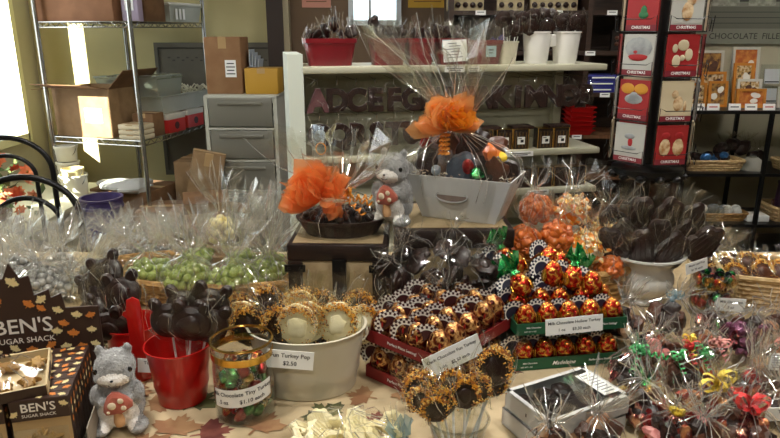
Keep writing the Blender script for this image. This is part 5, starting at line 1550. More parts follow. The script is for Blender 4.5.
# ------------------------------------------------------------------ candy corn bags in a basket
t = thing('oval_basket', 'brown wicker basket beneath the bags of candy corn', 'basket', (.46, 1.64, TZ + .002), .05)
basket(t, .19, .105, .10, WICK, rows=6, n=44)
CORNM = MB()
CORNM.lathe([(0, 0), (.0055, .001), (.0062, .004), (.0045, .009), (.002, .014), (0, .015)], 8, sx=1, sy=.62)
def corn_bag(label, loc, R, sd, m, n=95, group='bags of autumn candy', rot=(0, 0, 0), corn=True, flare=.06):
    t = thing('candy_bag', label, 'candy bag', loc, rot=rot, group=group)
    H = R * 1.9
    pts = heap_pts(R * .97, H, .006, n, sd)
    rnd = random.Random(sd)
    if corn: first = CORNM.build('candy_corn', m, t, loc=pts[0])
    else:
        q = MB(); q.ell((0, 0, 0), (.010, .010, .0085), 9, 6, amp=.3, fr=120); first = q.build('pumpkin_candy', m, t, loc=pts[0])
    for p in pts[1:]:
        o = first.copy(); COL.objects.link(o); attach(o, t); o.location = p; o.rotation_euler = (rnd.uniform(0, 6), rnd.uniform(0, 6), rnd.uniform(0, 6)); s_ = rnd.uniform(.9, 1.25) * 1.15; o.scale = (s_, s_, s_)
    q = MB(); q.ell((0, 0, H * .48), (R * .78, R * .78, H * .40), 16, 10); q.build('candy_fill', m, t, kind='stuff')
    q = MB(); cello(q, bag_stations(R * 1.06, H * 1.12, flare, flare * 1.25, cr=.005), 34, sd=sd, jag=.015); q.build('cellophane_bag', CELLO, t, smooth=False)
    return t
for k, (px, py, Y, R, corn, lab) in enumerate(((537, 208, 1.70, .046, 0, 'bag of orange pumpkin candy at the top left of the autumn basket'), (572, 210, 1.68, .050, 1, 'bag of candy corn at the top of the autumn basket'), (520, 240, 1.60, .050, 0, 'bag of orange pumpkin candy at the left of the autumn basket'),
        (556, 236, 1.62, .044, 0, 'bag of pumpkin candy low in the middle of the autumn basket'), (588, 246, 1.60, .056, 1, 'largest bag of candy corn at the front of the autumn basket'), (606, 228, 1.68, .046, 1, 'bag of candy corn behind the white planter'), (608, 266, 1.58, .036, 0, 'small orange candy bag low beside the white planter'))):
    p = W(px, py, Y)
    corn_bag(lab, (p.x, p.y, p.z - R), R, 40 + k, CORN if corn else ORANGEC, n=95 if corn else 75, corn=bool(corn), rot=(0, (-.1, .1, -.3, 0, .1, .2, .1)[k], k))

# ------------------------------------------------------------------ white footed planter of maple leaf pops
PX = W(649, 258, 1.60)
PLX, PLY = PX.x, 1.63
t = thing('footed_planter', 'white ceramic footed urn planter full of dark chocolate pops', 'planter', (PLX, PLY, TZ + .002))
b = MB()
prof = [(.052, 0), (.058, .004), (.058, .012), (.05, .018), (.062, .028), (.074, .045), (.078, .062), (.076, .078), (.07, .092), (.071, .105), (.082, .120), (.098, .130), (.104, .133), (.104, .138), (.097, .138), (.078, .124), (.064, .10), (.06, .03), (0, .02)]
n = 64; vs = []
for (r, z) in prof:
    for k in range(n):
        a = 2*pi*k/n
        f_ = 1 + (.035 * abs(sin(a * 10)) if .026 < z < .082 and r > .0605 else 0)
        vs.append((r*f_*cos(a), r*f_*sin(a), z))
b.add(vs, [(i*n+k, i*n+(k+1) % n, (i+1)*n+(k+1) % n, (i+1)*n+k) for i in range(len(prof)-1) for k in range(n)])
b.build('body', CERAM, t, ang=60)
rnd = random.Random(90)
lp = [(616, 226), (640, 215), (664, 214), (690, 222), (628, 240), (655, 236), (682, 240), (612, 244), (700, 240), (644, 248), (670, 250)]
for k, (px, py) in enumerate(lp):
    Y = PLY - (.03 if py > 232 else -.02) + rnd.uniform(-.01, .01)
    p = W(px, py, Y)
    dx = (p.x - PLX)
    base = Vector((PLX + dx * .15, Y, TZ + .05)); d = Vector(p) - base
    L = d.length
    tl = atan2(d.x, d.z)
    pop('chocolate_pop', 'wrapped dark chocolate pop in the white urn planter, ' + ('upper outer left', 'upper left centre', 'upper right centre', 'upper outer right', 'mid left', 'dead centre', 'mid right', 'outermost left at the rim', 'outermost right at the rim', 'front left of centre', 'front right of centre')[k],
        base, 'slab', .052, max(.02, L - .048), (rnd.uniform(-.1, .15), tl, 0), 600 + k, 'pops in the white planter', rz=rnd.uniform(-.5, .5) * 0, wrap=1.05)
card(['Maple Leaf Pop', '$1.75 each'], .062, .03, Vector((PLX + .095, PLY - .10, .868)), (.0, -.22, .25), 'white price card leaning on the rim of the urn planter', size=.0075)

# ------------------------------------------------------------------ clear jar and wicker basket at the right
def cyl_jar(label, loc, r, h, wrapm, seed, fill_h, n, band=True, name='candy_jar', jarcol=PLASTIC):
    t = thing(name, label, 'jar', loc)
    b = MB(); b.lathe([(r, 0), (r, h), (r * .965, h), (r * .965, .004), (.0001, .004)], 40, cap=False); b.lathe([(.0001, 0), (r, 0)], 40, cap=False); b.build('jar_body', jarcol, t)
    if band:
        b = MB(); b.lathe([(r * 1.005, h - .030), (r * 1.02, h - .029), (r * 1.02, h - .016), (r * 1.005, h - .015)], 40, cap=False); b.build('gold_band', GOLD, t)
        b = MB(); b.tube([(r * cos(a), r * sin(a), h) for a in [2*pi*i/40 for i in range(40)]], .0026, 6, closed=True); b.build('gold_rim', GOLD, t)
    rnd = random.Random(seed)
    foils = [FOILG, FOILRD, FOILY, FOILR, FOILB]
    P = []
    tries = 0
    while len(P) < n and tries < 8000:
        tries += 1
        a = rnd.uniform(0, 2*pi); rr = r * sqrt(rnd.uniform(.25, .62)); z = rnd.uniform(.016, fill_h)
        p = Vector((rr*cos(a), rr*sin(a), z))
        if all((p-q).length > .0175 for q in P): P.append(p)
    protos = []
    for k, p in enumerate(P):
        m_ = foils[k % 5]
        if k < 5:
            q = MB(); q.ell((0, 0, 0), (.011, .009, .014), 10, 8, amp=.35, fr=90, sd=k); fan(q, .012, 1, .003, .006, N=14)
            o = q.build('foil_sweet', [m_, NAVY, OFFW], t, loc=p); protos.append(o)
        else:
            o = protos[k % 5].copy(); COL.objects.link(o); attach(o, t); o.location = p
        o.rotation_euler = (rnd.uniform(-.8, .8), rnd.uniform(-.8, .8), atan2(p.y, p.x) + pi/2 + rnd.uniform(-.5, .5))
    return t
def curved_label(par, r, a0, a1, z0, z1, slope=0.0, name='paper_label'):
    b = MB(); n = 20; vs = []
    for i in range(n + 1):
        a = a0 + (a1 - a0) * i / n; dz = slope * i / n
        vs += [(r*cos(a), r*sin(a), z0 + dz), (r*cos(a), r*sin(a), z1 + dz)]
    b.add(vs, [(2*i, 2*i+2, 2*i+3, 2*i+1) for i in range(n)])
    return b.build(name, CARDW, par)
def curved_text(s, size, par, r, z, ac, slope=0.0):
    o = text(s, size, INK, par, bold=.015)
    me = o.data = o.data.copy()
    for v in me.vertices:
        a = ac + v.co.x / r
        v.co = Vector((r*cos(a), r*sin(a), z + v.co.z + slope * v.co.x))
    return o
JL = Vector((-.275, 1.092, TZ + .002))
t = cyl_jar('clear cylinder jar with gold rim full of tiny foil turkeys, at front', JL, .056, .150, None, 5, .104, 62)
lb = curved_label(t, .0568, -pi/2 - 1.02 + .1, -pi/2 + 1.1 + .1, .034, .070, .016)
curved_text('Milk Chocolate Tiny Turkey', .0110, t, .0574, .0675, -pi/2 + .1, .125)
curved_text('.5 oz       $1.10 each', .0110, t, .0574, .0520, -pi/2 + .1, .125)
JR = W(719, 310, 1.50)
t = cyl_jar('clear jar of foil sweets behind the plum wrapped bag, at right', (JR.x, 1.545, TZ + .002), .056, .118, None, 8, .10, 46, band=False)
for k, (x, z) in enumerate(((-.03, .095), (.0, .085), (.028, .092))):
    q = MB(); q.T = on((x, -.035, z), R=Euler((0, .3*k, 0)).to_matrix()); q.rbox((0, 0, 0), (.02, .01, .022), .002); q.build('gold_sweet', FOILY, t)
card(['Milk Chocolate', '.5 oz'], .072, .034, (JR.x + .012, 1.475, TZ + .035), (0, .06, .0), 'white price card on the clear jar at the right', size=.0092)
bk = W(775, 300, 1.52)
t = thing('rectangular_basket', 'pale rectangular wicker basket at the right edge of the table', 'basket', (1.04, 1.63, TZ + .002), -.28)
basket(t, .15, .10, .085, WICKP, rows=7, n=60, rect=True)
for k in range(10):
    rnd = random.Random(k + 31)
    x = 1.0 + (k % 5 - 2) * .05; y = 1.62 + .06 * (k // 5)
    pop('wrapped_pop', 'wrapped brown pop lying in the pale wicker basket, %s row, %s from the jar' % (('front', 'rear')[k // 5], ORD[k % 5]), (x, y - .03, TZ + .02), 'ring', .032, .045, (-.7 + rnd.uniform(-.2, .2), rnd.uniform(-.5, .3), rnd.uniform(-.6, .6)), 800 + k, 'pops in the pale wicker basket', m=MILK)
for k in range(5):
    p = W(700 + 8 * k, 262 - 4 * (k % 2), 1.72)
    lump_bag('chocolate_bag', 'cellophane bag of brown chocolate behind the right jar, %s from the urn' % ORD[k], (p.x, p.y, TZ + .004 + .04), .042, MILK, 860 + k, 'brown bags behind the right jar', n=3, flare=.04)

# ------------------------------------------------------------------ green candy bags in wicker, silver candy bags
t = thing('round_basket', 'wide wicker basket under the bags of green candies', 'basket', (-.50, 1.66, TZ + .002), -.1)
basket(t, .30, .13, .075, WICK, rows=5, n=56, tap=.8)
def ball_bag(label, loc, R, H, m, r, n, sd, group, flare=.09, fh=.13, bend=(0, 0), name='candy_bag', sx=1.0, film_=CELLO, fillm=None, rz=0.0):
    t = thing(name, label, 'candy bag', loc, rz, group=group)
    balls(t, heap_pts(R, H, r, n, sd, sx=sx), r, m, name='candy', sd=sd, rs=.08)
    q = MB(); q.ell((0, 0, H * .42), (R * .66 * sx, R * .66, H * .30), 14, 9); q.build('candy_fill', m, t, kind='stuff')
    st = bag_stations(R * 1.08, H * 1.18, flare, fh, cr=.007)
    q = MB(); cello(q, st, 38, sd=sd, jag=.03, bend=bend, sx=sx, folds=.8, fw=.0009); q.build('cellophane_bag', film_, t, smooth=False)
    return t
gb = [(152, 274, 1.62, .070, (-.02, 0), 'at the left end of the wicker basket'), (190, 282, 1.57, .074, (.0, 0), 'second from the left in the wicker basket'), (232, 280, 1.57, .070, (.03, 0), 'in the middle of the wicker basket'), (268, 278, 1.62, .064, (.02, 0), 'at the right end of the wicker basket'), (198, 268, 1.74, .06, (-.04, 0), 'at the rear of the wicker basket')]
for k, (px, py, Y, R, bd, lab) in enumerate(gb):
    p = W(px, py, Y)
    ball_bag('cellophane bag of light green candy balls ' + lab, (p.x, p.y, max(TZ + .045, p.z - R * .8)), R, R * 1.15, GREENC, .0125, 64, 60 + k, 'bags of green candy', flare=.075, fh=.10, bend=bd, film_=CELLO_LIT)
p = W(222, 244, 1.78)
t = thing('popcorn_bag', 'tall cellophane bag with pale yellow candy behind the green bags', 'candy bag', (p.x, p.y, TZ + .09))
YEL = mat('pale_yellow_candy', '#dcc878', .5, col2='#e9dba0', ns=20)
balls(t, heap_pts(.05, .11, .014, 34, 4), .014, YEL, name='candy', sd=4, rs=.2)
q = MB(); cello(q, bag_stations(.056, .12, .07, .13, cr=.008), 34, sd=71, jag=.03); q.build('cellophane_bag', CELLO, t, smooth=False)
t = thing('riser_box', 'brown box lifting the pale yellow candy bag', 'box', (p.x, p.y, TZ + .002))
b = MB(); b.rbox((0, 0, .042), (.12, .1, .084), .004); b.build('box_body', CARDB, t)
# a clear twist of film beside it, over the trunk edge
sb = [(8, 285, 1.60, .06), (38, 282, 1.62, .062), (66, 288, 1.62, .045), (20, 262, 1.76, .06), (58, 262, 1.78, .055), (-8, 268, 1.74, .06)]
sl = ['frontmost left', 'front centre', 'front right by the leaf printed header', 'rear centre', 'rear right', 'at the left picture edge']
for k, (px, py, Y, R) in enumerate(sb):
    p = W(px, py, Y)
    ball_bag('cellophane bag of silver grey candy balls, ' + sl[k], (p.x, p.y, max(TZ + .004, p.z - R)), R, R * 1.5, SILVERC, .0115, 42, 90 + k, 'bags of silver candy', flare=.080, fh=.085, bend=((-.03, .02, .06, 0, .05, 0)[k], 0), film_=CELLO_LIT)
for k, (px, py, Y, bd) in enumerate(((96, 262, 1.72, (.05, 0)), (122, 256, 1.80, (.06, 0)), (146, 252, 1.84, (.04, 0)), (172, 250, 1.86, (-.03, 0)), (110, 246, 1.90, (.02, 0)))):
    p = W(px, py, Y)
    ball_bag('clear bag of pale candies, ' + ORD[k] + ' along the row behind the wicker basket', (p.x, p.y, TZ + .01), .05, .08, mat('pale_grey_candy', '#a09d96', .35, col2='#8c8983', ns=30, coat=.3), .012, 26, 120 + k, 'clear bags behind the wicker basket', flare=.06, fh=.055, bend=bd, film_=CELLO_LIT)
p = W(262, 262, 1.72)
for k, (px, py, Y, bd) in enumerate(((242, 262, 1.72, (.05, 0)), (270, 258, 1.70, (.02, 0)))):
    p = W(px, py, Y)
    ball_bag('tall clear bag of green candy with long film tail, ' + ('left', 'right')[k] + ' one beside the trunk', (p.x, p.y, TZ + .04), .05, .08, GREENC, .0125, 24, 140 + k, 'tall film bags beside the trunk', flare=.06, fh=.15, bend=bd, film_=CELLO_LIT)

# ================================================================== THE FRONT ROW
# maple candy display box
BR_ = mat('leaf_print_brown', '#38241b', .5)
LG = mat('leaf_print_cream', '#e3cd94', .6); LO = mat('leaf_print_orange', '#cf7c34', .6)
BRZ = radians(14)
BO = Vector((-.528, .945, TZ + .004))
bd = thing('candy_display', 'brown maple leaf printed counter display with a leaf shaped header', 'display box', BO, BRZ)
# local: x to the left is negative, y back
b = MB(); b.box((-.15, .12, .001), (.36, .26, .002)); b.box((.022, .11, .03), (.002, .24, .06)); b.build('tray_base', mat('display_board', '#8f8577', .6), bd, smooth=False)
hd = [(-0.33, 0), (0.02, 0), (0.02, 0.19), (-0.038, 0.192), (-0.042, 0.222), (-0.06, 0.215), (-0.062, 0.232), (-0.088, 0.222), (-0.092, 0.262), (-0.108, 0.258), (-0.122, 0.288), (-0.136, 0.258), (-0.152, 0.262), (-0.156, 0.222), (-0.182, 0.232), (-0.184, 0.215), (-0.202, 0.222), (-0.206, 0.192), (-0.33, 0.19)]
b = MB(); b.T = on((0, .205, 0)); b.prism(hd, .004); h_ = b.build('header_card', BR_, bd, smooth=False)
rnd = random.Random(2)
b = MB(); b2 = MB()
for k, (x, z, r) in enumerate([(-.122, .250, .014), (-.100, .205, .012), (-.075, .212, .012), (-.150, .212, .012), (-.052, .188, .011), (-.045, .160, .011), (-.02, .175, .011), (.005, .172, .010), (-.058, .145, .011), (-.03, .138, .012), (0.003, .142, .010), (-.07, .118, .011), (-.045, .112, .011), (-.018, .108, .012), (.006, .112, .010), (-.08, .195, .010), (-.135, .118, .011), (-.105, .112, .011), (-.165, .112, .011), (-.2, .118, .011), (-.23, .15, .011), (-.26, .17, .012), (-.25, .12, .012), (-.2, .2, .011)]):
    q = (b, b2)[k % 2]
    q.T = on((x, .2015, z), R=Matrix.Rotation(rnd.uniform(-.7, .7), 3, 'Y')); q.prism(maple(r), .0008)
b.build('leaf_pattern', LG, h_, smooth=False); b2.build('leaf_pattern', LO, h_, smooth=False)
b = None
text("BEN'S", .041, OFFW, h_, (-.114, .2018, .162), bold=.012); text('SUGAR SHACK', .0155, OFFW, h_, (-.114, .2018, .134), bold=.01)
GIRL = mat('pale_print_figure', '#a98f63', .6, col2='#d8c69a', ns=30)
BAMB = mat('maple_candy', '#b08a4e', .4, col2='#8f6a34', ns=35, bump=.4, bs=60)
BOARD = mat('kraft_edge', '#b89a6c', .7)
def candy_box(label, x, y, front):
    t = thing('candy_box', label, 'candy box', (BO.x + x * cos(BRZ) - y * sin(BRZ), BO.y + x * sin(BRZ) + y * cos(BRZ), BO.z + .003), BRZ, group='maple candy boxes in the counter display')
    w, d, h = .088, .0185, .116
    q = MB(); q.box((-w/2, d/2, h/2), (w, d, h)); q.build('box_body', BOARD, t, smooth=False)
    q = MB(); q.box((-w/2, d/2, h - .006), (w + .001, d + .001, .014)); q.box((.0006 * 0, d/2, h/2), (.0012, d * .96, h * .98)); q.build('printed_sleeve', BR_, t, smooth=False)
    q = MB(); q2 = MB()
    rn = random.Random(int((x + y) * 1000))
    for k in range(5):
        qq = (q, q2)[(k + int(y * 60)) % 2]
        cx_ = -w + .009 + .0175 * k + rn.uniform(-.003, .003); cy_ = d * rn.uniform(.35, .65)
        qq.add([(cx_ + p[0], cy_ + p[1], h + .0014) for p in maple(.0078, rn.uniform(0, 6))], [tuple(range(len(maple(1))))])
    for k in range(3):
        qq = (q2, q)[k % 2]
        cz_ = h - .014 - .016 * k
        qq.add([(.0018, d/2 + p[0] * .8, cz_ + p[1]) for p in maple(.0075, rn.uniform(0, 6))], [tuple(range(len(maple(1))))])
    q.build('leaf_pattern', LG, t, smooth=False); q2.build('leaf_pattern', LO, t, smooth=False)
    if front:
        q = MB(); q.box((-w/2, -.0008, h - .018), (w, .0012, .036)); q.build('name_panel', BR_, t, smooth=False)
        text("BEN'S", .0215, OFFW, t, (-w/2 - .002, -.0020, h - .0135), bold=.015); text('SUGAR SHACK', .0078, OFFW, t, (-w/2 - .002, -.0020, h - .0275), bold=.01)
        q = MB(); q.T = on((-.008, -.0018, h - .012)); q.prism(maple(.008, 1.2), .0006); q.T = on((-w + .006, -.0018, h - .024)); q.prism(maple(.008, 2.2), .0006); q.build('leaf_pattern', LG, t, smooth=False)
        q = MB(); q.T = on((-w/2, -.004, .034)); q.prism(maple(.034), .012, puff=.25); q.ell((0, -.004, 0), (.026, .008, .022), 14, 8, amp=.3, fr=50); q.build('maple_candy', BAMB, t)
        q = MB(); q.box((-w/2, -.012, .035), (w * .94, .001, .070)); q.build('window', PLASTIC, t, smooth=False)
    return t
for c in range(2):
    for j in range(9 if c == 0 else 9):
        candy_box('leaf printed candy box in the %s file of the counter display, %s from front' % (('right', 'left')[c], ORD[j]), -.002 - .098 * c, .0205 * j, j == 0)
# open box resting on the left file
t = thing('open_candy_box', 'shallow windowed box of maple candies lying on the printed boxes', 'candy box', BO + Vector((-.118, .030, .124)), rot=(.10, -.02, BRZ + .16))
q = MB(); w, d, h = .13, .115, .020
q.box((0, 0, .001), (w, d, .002))
for sx in (-1, 1): q.box((sx*w/2, 0, h/2), (.003, d, h))
for sy in (-1, 1): q.box((0, sy*d/2, h/2), (w, .003, h))
q.build('box_body', mat('cream_board', '#c9b389', .6), t, smooth=False)
q = MB(); q.box((0, -d/2 - .002, h/2), (w * .999, .001, h*.96)); q.build('front_band', BR_, t, smooth=False)
q = MB()
for k in range(3): q.box((w/2 + .002, -.02 + .018*k, h*.5), (.0008, .014, h*.5))
q.build('side_print', BR_, t, smooth=False)
for k in range(6):
    q = MB(); q.T = on((-.042 + .042*(k % 3), -.026 + .052*(k//3), .013), R=Matrix.Rotation(pi/2, 3, 'X')); q.prism(maple(.023, 1.2 + k), .010, puff=.25); q.build('maple_candy', BAMB, t)
q = MB(); cello(q, [(.002, .058, .02, .001), (.012, .062, .02, .001), (.022, .060, .03, .002), (.026, .02, .1, .003)], 26, sd=3, sy=.9); q.build('film_cover', CELLO, t, smooth=False)
text('BEN\u2019S', .012, BR_, t, (-.01, .052, h + .003), bold=.02)

# dark pops behind the squirrel, red buckets
def bucket(label, loc, r0, r1, h, m, sx=1.0, sy=1.0, rings=(.28, .34), handle=None, name='bucket'):
    t = thing(name, label, 'bucket', loc)
    prof = [(r0, 0), (r0 * 1.01, .003)]
    for z in (.1, .2, .3, .4, .5, .6, .7, .8, .9):
        prof.append((r0 + (r1 - r0) * z + (.0018 if any(abs(z - rr) < .06 for rr in rings) else 0), h * z))
    prof += [(r1, h * .97), (r1 * 1.03, h * .98), (r1 * 1.035, h), (r1 * .99, h), (r1 * .97, h * .95), (r0 * .96, .006), (0, .006)]
    b = MB(); b.lathe(prof, 48, sx=sx, sy=sy); b.build('body', m, t)
    if handle == 'bail':
        for s_ in (-1, 1):
            b = MB(); b.ell((s_ * r1 * sx * 1.02, 0, h * .86), (.004, .008, .010), 8, 6); b.build('ear', m, t)
        b = MB(); pts = [(r1 * sx * 1.05 * cos(a), -r1 * sy * .25 * sin(a) * 1, h * .88 - .9 * h * sin(a) * .35) for a in [pi * i / 20 for i in range(21)]]; b.tube(pts, .0022, 6); b.build('handle', STEEL if m is not CREAMW else CREAMW, t)
    if handle == 'strap':
        b = MB(); b.prism([(-.014, 0), (.014, 0), (.016, .10), (.012, .125), (0, .131), (-.012, .125), (-.016, .10)], .006, puff=.1); b.T = on((0, 0, 0)); o = b.build('handle', m, t); o.location = (.03, -.055, h * .55)
    return t
CREAMW = CREAMP
bucket('glossy red metal bucket of dark pops beside the gold rimmed jar', (-.410, 1.140, TZ + .002), .046, .062, .118, REDP, name='red_bucket')
bucket('second red bucket with upright handle, mostly behind the plush squirrel', (-.535, 1.235, TZ + .002), .045, .058, .118, REDP, handle='strap', name='red_bucket')
pd = [(166, 326, 1.12), (184, 308, 1.18), (210, 306, 1.18), (186, 332, 1.10), (206, 330, 1.13)]
for k, (px, py, Y) in enumerate(pd):
    p = W(px, py, Y); base = Vector((-.405 + (p.x + .405) * .35, 1.15 + (Y - 1.15) * .5, TZ + .02)); d = p - base
    pop('turkey_pop', 'wrapped dark chocolate turkey pop in the front red bucket, ' + ('lower left', 'upper left', 'upper right', 'front left', 'front right', 'topmost', 'outermost right')[k], base, 'bear', .044, max(.02, d.length - .042), (-.1 + (Y - 1.15) * -1.0, atan2(d.x, d.z), 0), 900 + k, 'dark pops in the red buckets')
pd = [(84, 284, 1.38), (104, 274, 1.36), (96, 306, 1.30), (122, 294, 1.3), (110, 328, 1.2), (86, 330, 1.24)]
for k, (px, py, Y) in enumerate(pd):
    p = W(px, py, Y); base = Vector((-.535 + (p.x + .535) * .35, 1.235 + (Y - 1.235) * .3, TZ + .02)); d = p - base
    pop('turkey_pop', 'wrapped dark chocolate pop above the second red bucket, ' + ('upper left', 'topmost', 'middle left', 'middle right', 'lowest front', 'lowest left', 'lower right', 'outermost right', 'outermost left')[k], base, ('bear', 'bear', 'turkey')[k % 3], .048, max(.02, d.length - .046), (-atan2(d.y, d.z) * 1.0, atan2(d.x, d.z), 0), 930 + k, 'dark pops in the red buckets')
card(['Turkey Pop', '$1.75'], .070, .030, (-.462, 1.148, .800), (0, .08, .05), 'white price card between the squirrel and the front red bucket', size=.0098)

# cream tub of sprinkled turkey pops
CB = Vector((-.168, 1.200, TZ + .002))
bucket('large oval cream metal tub of sprinkled turkey pops', CB, .082, .100, .132, CREAMP, sx=1.18, sy=.95, handle='bail', name='cream_tub')
pd = [(254, 318, 1.195), (302, 308, 1.255), (350, 320, 1.225), (332, 334, 1.175), (272, 338, 1.135), (310, 336, 1.125), (246, 334, 1.155), (284, 314, 1.215), (326, 310, 1.265), (262, 308, 1.265), (350, 334, 1.155), (240, 314, 1.235), (290, 330, 1.155), (364, 314, 1.255)]
for k, (px, py, Y) in enumerate(pd):
    p = W(px, py, Y); base = Vector((CB.x + (p.x - CB.x) * .5, CB.y + (Y - CB.y) * .5, TZ + .02)); d = p - base
    pop('sprinkled_pop', 'sprinkle edged pop with %s middle in the cream tub, %s of those in the tub' % (('dark', 'pale')[k % 5 in (0, 2)], ORD[k] if k < 12 else ('thirteenth', 'fourteenth')[k - 12]), base, 'ring', .044, max(.02, d.length - .042), (-.15 - (Y - 1.195) * 1.5, atan2(d.x, d.z) + .12 * ((k * 7) % 5 - 2), .3 * ((k * 3) % 5 - 2)), 960 + k, 'sprinkled pops in the cream tub', m=WHITECH if k % 5 in (0, 2) else DARK)
card(['Fun Turkey Pop', '$2.50'], .088, .036, (-.188, 1.088, .843), (-.05, .10, .02), 'white price card reading Fun Turkey Pop on the cream tub', size=.0115)
p = W(463, 352, 1.10)
card(['Dark Chocolate Fun Turkey', '1 oz    $2.50 each'], .118, .044, Vector((.124, 1.090, .846)), (-.10, -.30, .35), 'white price card reading Dark Chocolate Fun Turkey on the maroon tray', size=.0090)
card(['Milk Chocolate Hollow Turkey', '1 oz      $3.30 each'], .124, .036, Vector((.385, 1.238, .842)), (-.08, -.05, .12), 'white price card reading Milk Chocolate Hollow Turkey on the green tray', size=.0090)

# ------------------------------------------------------------------ clear cup with sprinkled pops, front middle
CC = Vector((.112, .935, TZ + .002))
t = thing('clear_cup', 'clear plastic cup holding sprinkled pops at the front', 'cup', CC)
b = MB(); b.lathe([(.036, 0), (.050, .088), (.048, .088), (.034, .003), (.0001, .003)], 36, cap=False); b.build('cup_body', PLASTIC, t)
b = MB(); b.tube([(.0505*cos(a), .0505*sin(a), .088) for a in [2*pi*i/36 for i in range(36)]], .0022, 6, closed=True); b.build('rim', PLASTIC, t)
pd = [(436, 386, .99), (418, 392, .97), (462, 390, .97), (500, 375, .98), (430, 412, .93), (478, 398, .95), (452, 388, 1.0), (482, 380, 1.0), (448, 404, .94), (416, 404, .96)]
for k, (px, py, Y) in enumerate(pd):
    p = W(px, py, Y); base = Vector((CC.x + (p.x - CC.x) * .35, CC.y + (Y - CC.y) * .3, TZ + .01)); d = p - base
    pop('sprinkled_pop', 'gold sprinkled dark pop in the clear cup, ' + ('second from the left in back', 'leftmost', 'upper centre', 'tall one at the right', 'front left', 'right of centre', 'rear centre', 'rear right', 'front centre', 'lowest left')[k], base, 'ring', (.028, .026, .028, .034, .026, .028, .026, .026, .026, .024)[k], max(.03, d.length - .02), (-atan2(d.y, d.z), atan2(d.x, d.z) + .1 * ((k * 7) % 5 - 2), .35 * ((k * 3) % 5 - 2)), 990 + k, 'sprinkled pops in the clear cup')

# ------------------------------------------------------------------ white boxes of dark chocolates
WB = mat('white_box_board', '#c5c4c1', .5)
WRZ = radians(26)
for lv in range(2):
    t = thing('chocolate_box', ('lower white box of a stack of two, closed', 'upper white box showing dark chocolates under a clear lid')[lv], 'candy box', (.315 + .004*lv, 1.035, TZ + .003 + .036 * lv), WRZ + .03 * lv)
    w, d, h = .185, .118, .034
    q = MB(); q.box((0, 0, .001), (w, d, .002))
    for sx in (-1, 1): q.box((sx*(w/2 - .001), 0, h/2), (.002, d, h))
    for sy in (-1, 1): q.box((0, sy*(d/2 - .001), h/2), (w, .002, h))
    if lv == 0: q.box((0, 0, h - .001), (w, d, .002))
    q.build('box_body', WB, t, smooth=False)
    if lv:
        rnd = random.Random(6)
        for k in range(11):
            x = -.068 + .045 * (k % 4) + rnd.uniform(-.004, .004); y = -.036 + .036 * (k // 4)
            q = MB(); q.T = on((x, y, .016), R=Matrix.Rotation(pi/2, 3, 'X') @ Matrix.Rotation(k, 3, 'Y')); q.prism(lobed(.021, 7, .14, 28), .016, puff=.3); q.ell((0, 0, 0), (.013, .012, .013), 10, 6, amp=.4, fr=90, sd=k); q.build('chocolate', DARK, t)
        q = MB(); q.box((0, 0, h + .0008), (w, d, .001)); q.build('clear_lid', PLASTIC, t, smooth=False)
        q = MB()
        for sx in (-1, 1): q.box((sx*(w/2 - .004), 0, h + .0016), (.008, d, .001))
        for sy in (-1, 1): q.box((0, sy*(d/2 - .004), h + .0016), (w, .008, .001))
        q.build('lid_edge', WB, t, smooth=False)
        q = MB(); q.box((w*.37, -d*.02, h + .003), (.036, .075, .001)); lb = q.build('paper_label', CARDW, t, smooth=False)
        q = MB()
        for k in range(8): q.box((w*.37 + .002*(k % 2), -d*.02 - .03 + .0085*k, h + .0038), (.024, .0018, .0006))
        q.build('print_line', mat('grey_print', '#77777c', .7), lb, smooth=False)
        q = MB(); q.box((-.02, -.035, h + .0022), (.085, .03, .0006)); q.build('clear_sticker', film('matt_sticker', '#b9b4b0', base=.1, milky=.25, mcol='#6b6460', bump=0), t, smooth=False)

# ------------------------------------------------------------------ bag of white chocolate shapes, front centre left
t = thing('white_chocolate_bag', 'wide cellophane bag of pale white chocolate shapes at the front', 'candy bag', (-.075, .955, TZ + .004))
for k in range(24):
    rnd = random.Random(k + 3)
    x = -.080 + .032 * (k % 6); y = -.050 + .030 * (k // 6)
    q = MB(); q.T = on((x, y, .030 + .012 * (k % 2) - abs(x) * .1), R=Euler((rnd.uniform(-1.2, -.4), rnd.uniform(-.6, .6), rnd.uniform(0, 3))).to_matrix())
    q.prism(lobed(.024, 8, .18, 40), .013, puff=.25)
    for j in range(4): q.tube([(-.012 + .008*j, -.007, -.014), (-.012 + .008*j, -.0085, .014)], .0018, 5)
    q.build('white_chocolate', WHITECH, t)
q = MB(); cello(q, [(0, .085, .02, .002), (.015, .103, .03, .005), (.035, .108, .04, .006), (.052, .088, .07, .007), (.064, .05, .12, .006), (.068, .015, .2, .003)], 44, sd=77, sx=1.0, sy=.72); q.build('cellophane_bag', CELLO, t, smooth=False)
p = W(399, 410, .97)
t = thing('tissue_tuft', 'pale blue film twist standing beside the white chocolate bag', 'film', (p.x, .955, TZ + .004))
q = MB(); cello(q, [(0, .016, .1, .002), (.03, .014, .15, .002), (.06, .013, .3, .002), (.09, .02, .35, .003)], 18, sd=8, sy=.7); q.build('cellophane', CELLO, t, smooth=False)
q = MB(); q.T = on((0, -.012, .045)); cello(q, [(-.02, .022, .3, .002), (0, .010, .2, .001), (.02, .02, .3, .002)], 16, sd=9); q.build('blue_tie', BLUEFILM, t, smooth=False)
q = MB(); q.ell((.010, -.01, .012), (.016, .012, .014), 10, 7, amp=.4, fr=50); q.build('candy', mat('peach_candy', '#d8a078', .5), t)

